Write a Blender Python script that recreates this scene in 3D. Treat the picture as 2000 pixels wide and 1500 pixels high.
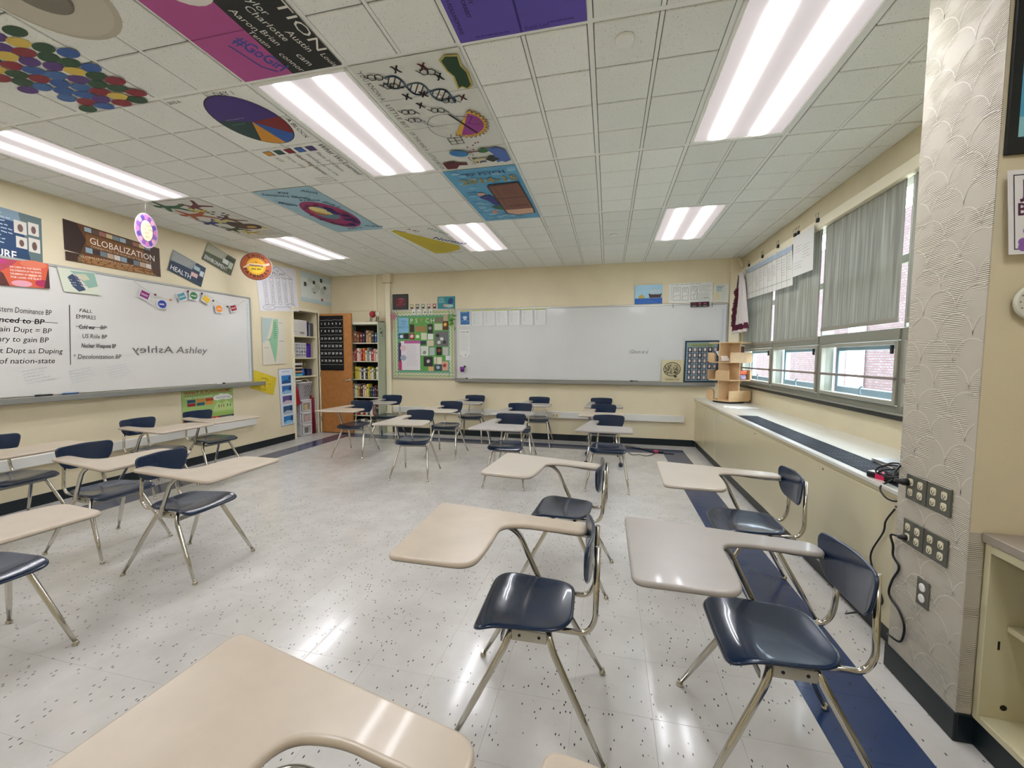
import bpy, math, random
from math import sin, cos, pi, radians, sqrt
from mathutils import Vector, Matrix
random.seed(7)
SC = bpy.context.scene
for o in list(bpy.data.objects): bpy.data.objects.remove(o)
COL = SC.collection

# ------------------------------------------------------------------ camera, world, exposure
CAM = bpy.data.cameras.new('camera'); cam = bpy.data.objects.new('camera', CAM); COL.objects.link(cam)
CAM.sensor_fit = 'HORIZONTAL'; CAM.sensor_width = 36.0; CAM.lens = 36.0 * 802.0 / 2000.0; CAM.clip_start = 0.02; CAM.clip_end = 200
_r = Vector((0.97364898, 0.2280152, 0.00409125)); _u = Vector((-0.01869287, 0.0619152, 0.99790635)); _f = Vector((-0.2272845, 0.97168698, -0.06454593))
cam.matrix_world = Matrix(((_r.x, _u.x, -_f.x, 0.10597), (_r.y, _u.y, -_f.y, -3.15182), (_r.z, _u.z, -_f.z, 1.365), (0, 0, 0, 1)))
SC.camera = cam
W = bpy.data.worlds.new('world'); SC.world = W; W.use_nodes = True
wn = W.node_tree.nodes; bg = wn['Background']; bg.inputs['Color'].default_value = (0.80, 0.90, 1.0, 1); bg.inputs['Strength'].default_value = 11.0
SC.view_settings.view_transform = 'Standard'; SC.view_settings.look = 'None'; SC.view_settings.gamma = 1.0
SC.view_settings.exposure = 0.74; SC.view_settings.use_curve_mapping = False
SC.cycles.max_bounces = 10; SC.cycles.diffuse_bounces = 6; SC.cycles.glossy_bounces = 4; SC.cycles.transparent_max_bounces = 16
SC.cycles.sample_clamp_indirect = 8.0
LAMP_PEAK = 36.0; LAMP_BASE = 0.33

# ------------------------------------------------------------------ helpers: colour and material
def lin(c):
    if isinstance(c, str):
        c = c.lstrip('#'); c = [int(c[i:i+2], 16) for i in (0, 2, 4)]
    return tuple(((v/255)/12.92 if v/255 <= .04045 else ((v/255+.055)/1.055)**2.4) for v in c) + (1.0,)
MATS = {}
def mat(name, col, rough=.5, metal=0.0, coat=0.0, spec=.5, emit=None, es=0, noise=None, bump=None, objvar=0, trans=0):
    """col sRGB; noise=(scale, amount, col2); bump=(scale, strength)"""
    if name in MATS: return MATS[name]
    m = bpy.data.materials.new(name); m.use_nodes = True; MATS[name] = m
    nt = m.node_tree; n = nt.nodes; b = n['Principled BSDF']
    b.inputs['Base Color'].default_value = lin(col); b.inputs['Roughness'].default_value = rough
    b.inputs['Metallic'].default_value = metal; b.inputs['Coat Weight'].default_value = coat; b.inputs['Coat Roughness'].default_value = .06
    b.inputs['Specular IOR Level'].default_value = spec; b.inputs['Transmission Weight'].default_value = trans
    if emit: b.inputs['Emission Color'].default_value = lin(emit); b.inputs['Emission Strength'].default_value = es
    src = None
    if noise:
        g = n.new('ShaderNodeNewGeometry'); t = n.new('ShaderNodeTexNoise'); t.inputs['Scale'].default_value = noise[0]; t.inputs['Detail'].default_value = 4
        nt.links.new(g.outputs['Position'], t.inputs['Vector'])
        r = n.new('ShaderNodeValToRGB'); r.color_ramp.elements[0].position = .35; r.color_ramp.elements[1].position = .68
        r.color_ramp.elements[0].color = lin(noise[2]); r.color_ramp.elements[1].color = lin(col)
        nt.links.new(t.outputs['Fac'], r.inputs['Fac'])
        mx = n.new('ShaderNodeMix'); mx.data_type = 'RGBA'; mx.inputs[0].default_value = noise[1]; mx.inputs[6].default_value = lin(col)
        nt.links.new(r.outputs['Color'], mx.inputs[7]); src = mx.outputs[2]
    if objvar:
        oi = n.new('ShaderNodeObjectInfo'); mr = n.new('ShaderNodeMapRange'); mr.inputs['To Min'].default_value = 1-objvar; mr.inputs['To Max'].default_value = 1+objvar
        nt.links.new(oi.outputs['Random'], mr.inputs['Value'])
        hs = n.new('ShaderNodeHueSaturation'); nt.links.new(mr.outputs['Result'], hs.inputs['Value'])
        if src: nt.links.new(src, hs.inputs['Color'])
        else: hs.inputs['Color'].default_value = lin(col)
        src = hs.outputs['Color']
    if src: nt.links.new(src, b.inputs['Base Color'])
    if bump:
        g = n.new('ShaderNodeNewGeometry'); t = n.new('ShaderNodeTexNoise'); t.inputs['Scale'].default_value = bump[0]; t.inputs['Detail'].default_value = 3
        nt.links.new(g.outputs['Position'], t.inputs['Vector'])
        bp = n.new('ShaderNodeBump'); bp.inputs['Strength'].default_value = bump[1]; bp.inputs['Distance'].default_value = .01
        nt.links.new(t.outputs['Fac'], bp.inputs['Height']); nt.links.new(bp.outputs['Normal'], b.inputs['Normal'])
    return m
def paint(col, rough=.55):
    """flat print colour"""
    if not isinstance(col, str): col = '%02x%02x%02x' % tuple(col)
    return mat('print_' + col, col, rough)

# ------------------------------------------------------------------ helpers: mesh builder (world coordinates)
class MB:
    def __init__(s): s.v = []; s.f = []; s.m = []; s.sm = []; s.mats = []
    def mi(s, m):
        if m not in s.mats: s.mats.append(m)
        return s.mats.index(m)
    def face(s, pts, m, smooth=False):
        b = len(s.v); s.v += [tuple(p) for p in pts]; s.f.append(tuple(range(b, b+len(pts)))); s.m.append(s.mi(m)); s.sm.append(smooth)
    def box(s, x0, x1, y0, y1, z0, z1, m, T=None):
        P = [(x, y, z) for z in (z0, z1) for y in (y0, y1) for x in (x0, x1)]
        if T: P = [tuple(T @ Vector(p)) for p in P]
        b = len(s.v); s.v += P; k = s.mi(m)
        for q in ((0, 2, 3, 1), (4, 5, 7, 6), (0, 1, 5, 4), (2, 6, 7, 3), (0, 4, 6, 2), (1, 3, 7, 5)):
            s.f.append(tuple(b+i for i in q)); s.m.append(k); s.sm.append(False)
        return s
    def bbox(s, x0, x1, y0, y1, z0, z1, m, r=.003, T=None):
        """box with chamfered edges"""
        P = []
        for sx in (0, 1):
            for sy in (0, 1):
                for sz in (0, 1):
                    c = [(x0, x1)[sx], (y0, y1)[sy], (z0, z1)[sz]]; d = [(1, -1)[sx]*r, (1, -1)[sy]*r, (1, -1)[sz]*r]
                    for a in range(3):
                        p = [c[i] + (0 if i == a else d[i]) for i in range(3)]; P.append(p)
        if T: P = [tuple(T @ Vector(p)) for p in P]
        b = len(s.v); s.v += [tuple(p) for p in P]; k = s.mi(m)
        I = lambda sx, sy, sz, a: b + ((sx*2+sy)*2+sz)*3+a
        F = []
        for a in range(3):
            o1, o2 = [i for i in range(3) if i != a]
            for e in (0, 1):
                q = []
                for (p, w) in ((0, 0), (1, 0), (1, 1), (0, 1)):
                    t = [0, 0, 0]; t[a] = e; t[o1] = p; t[o2] = w; q.append(I(t[0], t[1], t[2], a))
                F.append(q)
            for p in (0, 1):
                for w in (0, 1):
                    t0 = [0, 0, 0]; t1 = [0, 0, 0]; t0[a] = 0; t1[a] = 1
                    for t in (t0, t1): t[o1] = p; t[o2] = w
                    F.append([I(*t0, o1), I(*t1, o1), I(*t1, o2), I(*t0, o2)])
        for c in range(8):
            F.append([b+c*3, b+c*3+1, b+c*3+2])
        cen = Vector((0, 0, 0))
        for p in P: cen += Vector(p)
        cen /= len(P)
        for q in F:
            A = Vector(s.v[q[0]]); B = Vector(s.v[q[1]]); C = Vector(s.v[q[2]]); n = (B-A).cross(C-A)
            if n.dot((A+B+C)/3-cen) < 0: q = q[::-1]
            s.f.append(tuple(q)); s.m.append(k); s.sm.append(False)
        return s
    def tube(s, path, rad, m, n=8, caps=True):
        path = [Vector(p) for p in path]; k = s.mi(m); L = len(path)
        if not isinstance(rad, (list, tuple)): rad = [rad]*L
        up = None; b = len(s.v)
        for i, p in enumerate(path):
            d = (path[min(i+1, L-1)] - path[max(i-1, 0)]).normalized()
            if up is None: up = d.orthogonal().normalized()
            else:
                up = (up - d*up.dot(d))
                up = up.normalized() if up.length > 1e-6 else d.orthogonal().normalized()
            w = d.cross(up)
            for j in range(n):
                a = 2*pi*j/n; s.v.append(tuple(p + (up*cos(a) + w*sin(a))*rad[i]))
        for i in range(L-1):
            for j in range(n):
                s.f.append((b+i*n+j, b+i*n+(j+1) % n, b+(i+1)*n+(j+1) % n, b+(i+1)*n+j)); s.m.append(k); s.sm.append(True)
        if caps:
            s.f.append(tuple(b+j for j in range(n))[::-1]); s.m.append(k); s.sm.append(False)
            s.f.append(tuple(b+(L-1)*n+j for j in range(n))); s.m.append(k); s.sm.append(False)
        return s
    def lathe(s, prof, c, m, n=16, T=None, smooth=True):
        """prof [(r,z)], axis z through c"""
        b = len(s.v); k = s.mi(m)
        for r, z in prof:
            for j in range(n):
                a = 2*pi*j/n; p = Vector((c[0]+r*cos(a), c[1]+r*sin(a), c[2]+z))
                if T: p = T @ p
                s.v.append(tuple(p))
        for i in range(len(prof)-1):
            for j in range(n):
                s.f.append((b+i*n+j, b+i*n+(j+1) % n, b+(i+1)*n+(j+1) % n, b+(i+1)*n+j)); s.m.append(k); s.sm.append(smooth)
        s.f.append(tuple(b+j for j in range(n))[::-1]); s.m.append(k); s.sm.append(False)
        s.f.append(tuple(b+(len(prof)-1)*n+j for j in range(n))); s.m.append(k); s.sm.append(False)
        return s
    def prism(s, pts, z0, z1, m, T=None, smooth_side=False):
        """extrude a polygon given in xy"""
        n = len(pts); k = s.mi(m); b = len(s.v)
        P = [(x, y, z0) for x, y in pts] + [(x, y, z1) for x, y in pts]
        if T: P = [tuple(T @ Vector(p)) for p in P]
        s.v += P
        s.f.append(tuple(b+i for i in range(n))[::-1]); s.m.append(k); s.sm.append(False)
        s.f.append(tuple(b+n+i for i in range(n))); s.m.append(k); s.sm.append(False)
        for i in range(n):
            j = (i+1) % n; s.f.append((b+i, b+j, b+n+j, b+n+i)); s.m.append(k); s.sm.append(smooth_side)
        return s
ORG = {}
def orgof(o):
    p = Vector((0, 0, 0))
    while o is not None: p += o.location; o = o.parent
    return p
def build(mb, name, parent=None, local=False, loc=None):
    """link mb as one object. World coordinates unless local."""
    me = bpy.data.meshes.new(name)
    if local: off = Vector((0, 0, 0))
    elif parent is not None: off = orgof(parent)
    else:
        if loc is None:
            xs = [v[0] for v in mb.v]; ys = [v[1] for v in mb.v]; zs = [v[2] for v in mb.v]
            loc = ((min(xs)+max(xs))/2, (min(ys)+max(ys))/2, min(zs))
        off = Vector(loc)
    me.from_pydata([(v[0]-off.x, v[1]-off.y, v[2]-off.z) for v in mb.v], [], mb.f)
    for m in mb.mats: me.materials.append(m)
    me.polygons.foreach_set('material_index', mb.m); me.polygons.foreach_set('use_smooth', mb.sm)
    me.update()
    o = bpy.data.objects.new(name, me); COL.objects.link(o)
    if parent is not None: o.parent = parent
    elif not local: o.location = off
    return o
def tag(o, label=None, cat=None, group=None, kind=None):
    if label: o['label'] = label
    if cat: o['category'] = cat
    if group: o['group'] = group
    if kind: o['kind'] = kind
    return o
def root(name, loc, label, cat, group=None, rz=0):
    o = bpy.data.objects.new(name, None); COL.objects.link(o); o.location = loc; o.rotation_euler = (0, 0, rz); o.empty_display_size = .1
    return tag(o, label, cat, group)
def bx(name, b, m, parent=None, r=0, **k):
    mb = MB()
    if r: mb.bbox(*b, m, r)
    else: mb.box(*b, m)
    return build(mb, name, parent, **k)
def struct(name, mb, parent=None):
    o = build(mb, name, parent)
    if parent is None: o['kind'] = 'structure'
    return o
def smooth_path(pts, n=6):
    """Catmull-Rom"""
    P = [Vector(p) for p in pts]; P = [P[0]*2-P[1]] + P + [P[-1]*2-P[-2]]; out = []
    for i in range(1, len(P)-2):
        for k in range(n):
            t = k/n; a, b, c, d = P[i-1], P[i], P[i+1], P[i+2]
            out.append(.5*((2*b)+(-a+c)*t+(2*a-5*b+4*c-d)*t*t+(-a+3*b-3*c+d)*t**3))
    out.append(P[-2]); return out
def round_path(pts, r, n=5):
    """polyline with filleted corners"""
    P = [Vector(p) for p in pts]; out = [P[0]]
    for i in range(1, len(P)-1):
        a = P[i-1]-P[i]; b = P[i+1]-P[i]; rr = min(r, a.length*.48, b.length*.48)
        A = P[i]+a.normalized()*rr; B = P[i]+b.normalized()*rr
        for k in range(n+1):
            t = k/n; out.append(A*(1-t)**2 + P[i]*2*t*(1-t) + B*t*t)
    out.append(P[-1]); return out

# ------------------------------------------------------------------ helpers: flat print
GLY = {}
def glyphs(s, bold=False):
    key = (s, bold)
    if key in GLY: return GLY[key]
    cu = bpy.data.curves.new('txt', 'FONT'); cu.body = s; cu.resolution_u = 2; cu.size = 1
    if bold: cu.offset = .018
    ob = bpy.data.objects.new('txt', cu); me = ob.to_mesh()
    V = [(v.co.x, v.co.y) for v in me.vertices]; F = [tuple(p.vertices) for p in me.polygons]
    w = max([v[0] for v in V] or [0]); ob.to_mesh_clear(); bpy.data.objects.remove(ob); bpy.data.curves.remove(cu)
    GLY[key] = (V, F, w); return GLY[key]
class Art:
    """2-D drawing in its own units, origin bottom-left, later laid on a parallelogram"""
    def __init__(s, w, h): s.w = w; s.h = h; s.mb = []; s.L = 0; s.rnd = random.Random(int(w*1000+h*37))
    def add(s, V, F, col): s.L += 1; s.mb.append((V, F, col, s.L)); return s
    def poly(s, pts, col): return s.add(list(pts), [tuple(range(len(pts)))], col)
    def rect(s, x, y, w, h, col): return s.poly([(x, y), (x+w, y), (x+w, y+h), (x, y+h)], col)
    def ell(s, cx, cy, rx, ry, col, n=24, a0=0, a1=360, rot=0):
        c, q = cos(radians(rot)), sin(radians(rot)); full = a1-a0 >= 360
        pts = [] if full else [(cx, cy)]
        for i in range(n if full else n+1):
            a = radians(a0+(a1-a0)*i/n); x, y = rx*cos(a), ry*sin(a); pts.append((cx+x*c-y*q, cy+x*q+y*c))
        return s.poly(pts, col)
    def line(s, pts, w, col):
        V = []; F = []
        for (x0, y0), (x1, y1) in zip(pts, pts[1:]):
            d = sqrt((x1-x0)**2+(y1-y0)**2) or 1e-6; nx, ny = -(y1-y0)/d*w/2, (x1-x0)/d*w/2; ex, ey = (x1-x0)/d*w*.35, (y1-y0)/d*w*.35
            b = len(V); V += [(x0-ex+nx, y0-ey+ny), (x0-ex-nx, y0-ey-ny), (x1+ex-nx, y1+ey-ny), (x1+ex+nx, y1+ey+ny)]; F.append((b, b+1, b+2, b+3))
        return s.add(V, F, col)
    def arc(s, cx, cy, rx, ry, a0, a1, w, col, n=14):
        return s.line([(cx+rx*cos(radians(a0+(a1-a0)*i/n)), cy+ry*sin(radians(a0+(a1-a0)*i/n))) for i in range(n+1)], w, col)
    def frame(s, x, y, w, h, t, col):
        s.rect(x, y, w, t, col); s.rect(x, y+h-t, w, t, col); s.rect(x, y, t, h, col); return s.rect(x+w-t, y, t, h, col)
    def text(s, t, x, y, size, col, align='L', rot=0, sx=1.0, bold=False, fit=None, shear=0):
        V, F, w = glyphs(t, bold)
        if fit and w: sx = fit/(w*size)
        off = {'L': 0, 'C': -w/2, 'R': -w}[align]; c, q = cos(radians(rot)), sin(radians(rot)); P = []
        for vx, vy in V:
            X = (vx+off+shear*vy)*size*sx; Y = vy*size; P.append((x+X*c-Y*q, y+X*q+Y*c))
        return s.add(P, F, col)
    def scrib(s, x, y, w, h, rows, col, t=None, fill=.8, seg=7, rot=0):
        t = t or h/rows*.28; V = []; F = []; c, q = cos(radians(rot)), sin(radians(rot))
        for r in range(rows):
            yy = h-(r+.5)*h/rows; xx = 0; end = w*s.rnd.uniform(fill*.8, fill*1.15)
            while xx < end:
                l = w/seg*s.rnd.uniform(.35, 1.0); a = s.rnd.uniform(-.3, .3)*t
                b = len(V)
                for (px, py) in ((xx, yy-t/2+a), (min(xx+l, w), yy-t/2-a), (min(xx+l, w), yy+t/2-a), (xx, yy+t/2+a)): V.append((x+px*c-py*q, y+px*q+py*c))
                F.append((b, b+1, b+2, b+3)); xx += l+w/seg*.18
        return s.add(V, F, col)
    def lay(s, name, TL, TR, BL, parent, off=.0012, n=None, step=.00012):
        TL, TR, BL = Vector(TL), Vector(TR), Vector(BL); U = (TR-TL)/s.w; Vv = (TL-BL)/s.h; N = U.cross(Vv).normalized() if n is None else Vector(n)
        m = MB()
        for V, F, col, L in s.mb:
            b = len(m.v); k = m.mi(paint(col) if isinstance(col, str) else col)
            m.v += [tuple(BL+U*x+Vv*y+N*(off+L*step)) for x, y in V]
            for f in F: m.f.append(tuple(b+i for i in f)); m.m.append(k); m.sm.append(False)
        return build(m, name, parent)
def sheet_mb(TL, TR, BL, t, m, edge=None):
    TL, TR, BL = Vector(TL), Vector(TR), Vector(BL); BR = TR+BL-TL; N = (TR-TL).cross(TL-BL).normalized()*t
    mb = MB(); q = [BL, BR, TR, TL]; mb.face([p+N for p in q], m); mb.face(q[::-1], m)
    for i in range(4):
        j = (i+1) % 4; mb.face([q[i], q[j], q[j]+N, q[i]+N], edge or m)
    return mb
def poster(name, TL, TR, BL, col, label, cat, art=None, t=.002, lift=.003, group=None, m=None):
    """flat sheet; TL TR BL on the wall plane"""
    TL, TR, BL = Vector(TL), Vector(TR), Vector(BL); N = (TR-TL).cross(TL-BL).normalized()*lift
    TL, TR, BL = TL+N, TR+N, BL+N
    o = build(sheet_mb(TL, TR, BL, t, m or mat('paper_'+col, col, .6)), name); tag(o, label, cat, group)
    if art: art.lay('print', TL, TR, BL, o, off=t+.0005)
    return o
def strip_mb(x, pts, m, t=.001): pass

# ------------------------------------------------------------------ materials
FT = .3048; CZ = 2.845; XL = -4.92; YB = 3.58; XR = 2.0; XP = 1.343; YR = -5.2
M_wall = mat('wall_paint', 'e0d4b5', .6, noise=(3, .5, 'd7cbac'), bump=(160, .06))
M_wall_r = mat('wall_paint_side', 'd8cdae', .6, noise=(3, .5, 'ccc1a2'), bump=(160, .06))
M_trim = mat('cream_trim', 'e4dcc0', .45, bump=(40, .05))
M_base = mat('vinyl_baseboard', '07161d', .4)
M_white = mat('white_paint', 'e6e4dc', .5); M_tbar = mat('ceiling_grid_metal', 'eceee8', .45)
M_alu = mat('grey_window_metal', '8f8f82', .45, metal=.3); M_alu2 = mat('sky_tinted_window_metal', '9db9ca', .35, metal=.3)  # second metal: reflected sky put into its colour as pale blue
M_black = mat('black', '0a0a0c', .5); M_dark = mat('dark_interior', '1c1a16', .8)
M_chrome = mat('chrome', 'c9c5bb', .16, metal=1.0); M_steel = mat('steel', '8d8c86', .35, metal=.9)
M_blue = mat('navy_plastic', '08213f', .24, coat=.4, noise=(25, .15, '0b294c'))
M_navy2 = mat('navy_plastic_dark', '0a1a30', .3, coat=.2)
M_silver = mat('silver_trim', 'b6b7b4', .35, metal=.6)

def node_mat(name):
    m = bpy.data.materials.new(name); m.use_nodes = True; MATS[name] = m; return m, m.node_tree, m.node_tree.nodes, m.node_tree.nodes['Principled BSDF']
def ramp(n, p0, c0, p1, c1):
    r = n.new('ShaderNodeValToRGB'); e = r.color_ramp.elements; e[0].position = p0; e[0].color = c0; e[1].position = p1; e[1].color = c1; return r
def mixc(nt, fac, a, b):
    mx = nt.nodes.new('ShaderNodeMix'); mx.data_type = 'RGBA'
    for i, v in ((0, fac), (6, a), (7, b)):
        if hasattr(v, 'links') or hasattr(v, 'node'): nt.links.new(v, mx.inputs[i])
        else: mx.inputs[i].default_value = v
    return mx.outputs[2]

# ceiling tile: off-white mineral fibre with small pits
def ceiling_mat():
    m, nt, n, b = node_mat('ceiling_tile_fibre'); g = n.new('ShaderNodeNewGeometry')
    t = n.new('ShaderNodeTexNoise'); t.inputs['Scale'].default_value = 130; t.inputs['Detail'].default_value = 2; nt.links.new(g.outputs['Position'], t.inputs['Vector'])
    r = ramp(n, .66, (0, 0, 0, 1), .70, (1, 1, 1, 1)); nt.links.new(t.outputs['Fac'], r.inputs['Fac'])
    oi = n.new('ShaderNodeObjectInfo'); mr = n.new('ShaderNodeMapRange'); mr.inputs['To Min'].default_value = .95; mr.inputs['To Max'].default_value = 1.03; nt.links.new(oi.outputs['Random'], mr.inputs['Value'])
    c = mixc(nt, r.outputs['Color'], lin('ecefe9'), lin('a8aba0'))
    hs = n.new('ShaderNodeHueSaturation'); nt.links.new(mr.outputs['Result'], hs.inputs['Value']); nt.links.new(c, hs.inputs['Color'])
    nt.links.new(hs.outputs['Color'], b.inputs['Base Color']); b.inputs['Roughness'].default_value = .9
    bp = n.new('ShaderNodeBump'); bp.inputs['Strength'].default_value = .25; bp.inputs['Distance'].default_value = .004; nt.links.new(t.outputs['Fac'], bp.inputs['Height']); nt.links.new(bp.outputs['Normal'], b.inputs['Normal'])
    return m
M_ctile = ceiling_mat(); M_joint_shadow = mat('ceiling_joint_shadow', '6f726c', .9)  # grey backing seen between the tile pads: groove shadow put into its colour
# vinyl floor tile: dark elongated flecks, waxed
def floor_mat(name, base, base2, fleck, amount):
    m, nt, n, b = node_mat(name); g = n.new('ShaderNodeNewGeometry')
    mp = n.new('ShaderNodeMapping'); mp.inputs['Scale'].default_value = (74, 34, 1); mp.inputs['Rotation'].default_value = (0, 0, .5); nt.links.new(g.outputs['Position'], mp.inputs['Vector'])
    v = n.new('ShaderNodeTexVoronoi'); v.inputs['Scale'].default_value = 1.0; v.inputs['Randomness'].default_value = 1; nt.links.new(mp.outputs['Vector'], v.inputs['Vector'])
    lt = n.new('ShaderNodeMath'); lt.operation = 'LESS_THAN'; lt.inputs[1].default_value = .20; nt.links.new(v.outputs['Distance'], lt.inputs[0])
    sp = n.new('ShaderNodeSeparateColor'); nt.links.new(v.outputs['Color'], sp.inputs['Color'])
    gt = n.new('ShaderNodeMath'); gt.operation = 'GREATER_THAN'; gt.inputs[1].default_value = 1-amount; nt.links.new(sp.outputs['Red'], gt.inputs[0])
    ml = n.new('ShaderNodeMath'); ml.operation = 'MULTIPLY'; nt.links.new(lt.outputs[0], ml.inputs[0]); nt.links.new(gt.outputs[0], ml.inputs[1])
    t = n.new('ShaderNodeTexNoise'); t.inputs['Scale'].default_value = 6; t.inputs['Detail'].default_value = 6; nt.links.new(g.outputs['Position'], t.inputs['Vector'])
    r = ramp(n, .35, lin(base2), .65, lin(base)); nt.links.new(t.outputs['Fac'], r.inputs['Fac'])
    oi = n.new('ShaderNodeObjectInfo'); mr = n.new('ShaderNodeMapRange'); mr.inputs['To Min'].default_value = .985; mr.inputs['To Max'].default_value = 1.012; nt.links.new(oi.outputs['Random'], mr.inputs['Value'])
    hs = n.new('ShaderNodeHueSaturation'); nt.links.new(mr.outputs['Result'], hs.inputs['Value']); nt.links.new(r.outputs['Color'], hs.inputs['Color'])
    c = mixc(nt, ml.outputs[0], hs.outputs['Color'], lin(fleck)); nt.links.new(c, b.inputs['Base Color'])
    b.inputs['Roughness'].default_value = .24; b.inputs['Coat Weight'].default_value = .30; b.inputs['Coat Roughness'].default_value = .09
    t2 = n.new('ShaderNodeTexNoise'); t2.inputs['Scale'].default_value = 9; t2.inputs['Detail'].default_value = 5; nt.links.new(g.outputs['Position'], t2.inputs['Vector'])
    bp = n.new('ShaderNodeBump'); bp.inputs['Strength'].default_value = .22; bp.inputs['Distance'].default_value = .006; nt.links.new(t2.outputs['Fac'], bp.inputs['Height']); nt.links.new(bp.outputs['Normal'], b.inputs['Normal'])
    return m
M_floor = floor_mat('vinyl_tile_cream', 'ccc9c4', 'c2bfb9', '454548', .30)
M_fblue = floor_mat('vinyl_tile_blue', '1d3560', '253c66', '101c38', .10)
# window fabric: grey translucent with vertical streaks
def shade_mat():
    m, nt, n, b = node_mat('shade_fabric'); g = n.new('ShaderNodeNewGeometry'); mp = n.new('ShaderNodeMapping'); mp.inputs['Scale'].default_value = (1, 30, 1.2)
    nt.links.new(g.outputs['Position'], mp.inputs['Vector']); t = n.new('ShaderNodeTexNoise'); t.inputs['Scale'].default_value = 1; t.inputs['Detail'].default_value = 5; nt.links.new(mp.outputs['Vector'], t.inputs['Vector'])
    r = ramp(n, .4, lin('76746a'), .72, lin('a09f93')); nt.links.new(t.outputs['Fac'], r.inputs['Fac']); nt.links.new(r.outputs['Color'], b.inputs['Base Color']); b.inputs['Roughness'].default_value = .8
    tr = n.new('ShaderNodeBsdfTranslucent'); nt.links.new(r.outputs['Color'], tr.inputs['Color']); mx = n.new('ShaderNodeMixShader'); mx.inputs[0].default_value = .11
    nt.links.new(b.outputs[0], mx.inputs[1]); nt.links.new(tr.outputs[0], mx.inputs[2]); nt.links.new(mx.outputs[0], n['Material Output'].inputs['Surface']); return m
M_shade = shade_mat()
def glass_mat():
    m, nt, n, b = node_mat('window_glass'); tr = n.new('ShaderNodeBsdfTransparent'); tr.inputs['Color'].default_value = (.93, .96, .97, 1); gl = n.new('ShaderNodeBsdfGlossy'); gl.inputs['Roughness'].default_value = .02
    mx = n.new('ShaderNodeMixShader'); mx.inputs[0].default_value = .05; nt.links.new(tr.outputs[0], mx.inputs[1]); nt.links.new(gl.outputs[0], mx.inputs[2])
    nt.links.new(mx.outputs[0], n['Material Output'].inputs['Surface']); return m
M_glass = glass_mat()
def diffuser_mat():
    m, nt, n, b = node_mat('lamp_diffuser'); tc = n.new('ShaderNodeTexCoord'); sx = n.new('ShaderNodeSeparateXYZ'); nt.links.new(tc.outputs['Object'], sx.inputs[0])
    def mth(op, a, bb=None, c=None):
        q = n.new('ShaderNodeMath'); q.operation = op
        for i, v in enumerate((a, bb, c)):
            if v is None: continue
            if isinstance(v, (int, float)): q.inputs[i].default_value = v
            else: nt.links.new(v, q.inputs[i])
        return q.outputs[0]
    ax = mth('ABSOLUTE', sx.outputs['X']); d = mth('DIVIDE', mth('SUBTRACT', ax, .125), .029); g1 = mth('EXPONENT', mth('MULTIPLY', mth('MULTIPLY', d, d), -1))
    wide = mth('DIVIDE', mth('SUBTRACT', ax, .125), .10); g2 = mth('EXPONENT', mth('MULTIPLY', mth('MULTIPLY', wide, wide), -1))
    ay = mth('ABSOLUTE', sx.outputs['Y']); ed = mth('SMOOTH_MIN', mth('MULTIPLY', mth('SUBTRACT', .60, ay), 9), 1.0, .2); ed = mth('MAXIMUM', ed, 0.0)
    st = mth('ADD', mth('MULTIPLY', mth('MULTIPLY', g1, LAMP_PEAK), ed), mth('ADD', mth('MULTIPLY', mth('MULTIPLY', g2, .12), ed), LAMP_BASE))
    b.inputs['Base Color'].default_value = (.12, .115, .115, 1); b.inputs['Roughness'].default_value = .4
    nt.links.new(mixc(nt, g1, (1, .90, .89, 1), (.93, .985, 1.06, 1)), b.inputs['Emission Color']); nt.links.new(st, b.inputs['Emission Strength']); return m
M_diff = diffuser_mat()
# scallop wall covering: fine horizontal ridges
def paper_mat():
    m, nt, n, b = node_mat('ribbed_wallpaper'); g = n.new('ShaderNodeNewGeometry'); sp = n.new('ShaderNodeSeparateXYZ'); nt.links.new(g.outputs['Position'], sp.inputs[0])
    w = n.new('ShaderNodeMath'); w.operation = 'MULTIPLY'; w.inputs[1].default_value = 2*pi/.0068; nt.links.new(sp.outputs['Z'], w.inputs[0])
    s = n.new('ShaderNodeMath'); s.operation = 'SINE'; nt.links.new(w.outputs[0], s.inputs[0])
    t = n.new('ShaderNodeTexNoise'); t.inputs['Scale'].default_value = 9; nt.links.new(g.outputs['Position'], t.inputs['Vector']); r = ramp(n, .46, (0, 0, 0, 1), .56, (1, 1, 1, 1)); nt.links.new(t.outputs['Fac'], r.inputs['Fac'])
    a = n.new('ShaderNodeMath'); a.operation = 'MULTIPLY'; nt.links.new(s.outputs[0], a.inputs[0]); nt.links.new(r.outputs['Color'], a.inputs[1])
    c = n.new('ShaderNodeMapRange'); c.inputs['From Min'].default_value = -1; nt.links.new(a.outputs[0], c.inputs['Value'])
    nt.links.new(mixc(nt, c.outputs['Result'], lin('a39b8a'), lin('d3ccbd')), b.inputs['Base Color']); b.inputs['Roughness'].default_value = .7
    bp = n.new('ShaderNodeBump'); bp.inputs['Strength'].default_value = .5; bp.inputs['Distance'].default_value = .003; nt.links.new(a.outputs[0], bp.inputs['Height']); nt.links.new(bp.outputs['Normal'], b.inputs['Normal'])
    return m
M_wp = paper_mat()

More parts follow.
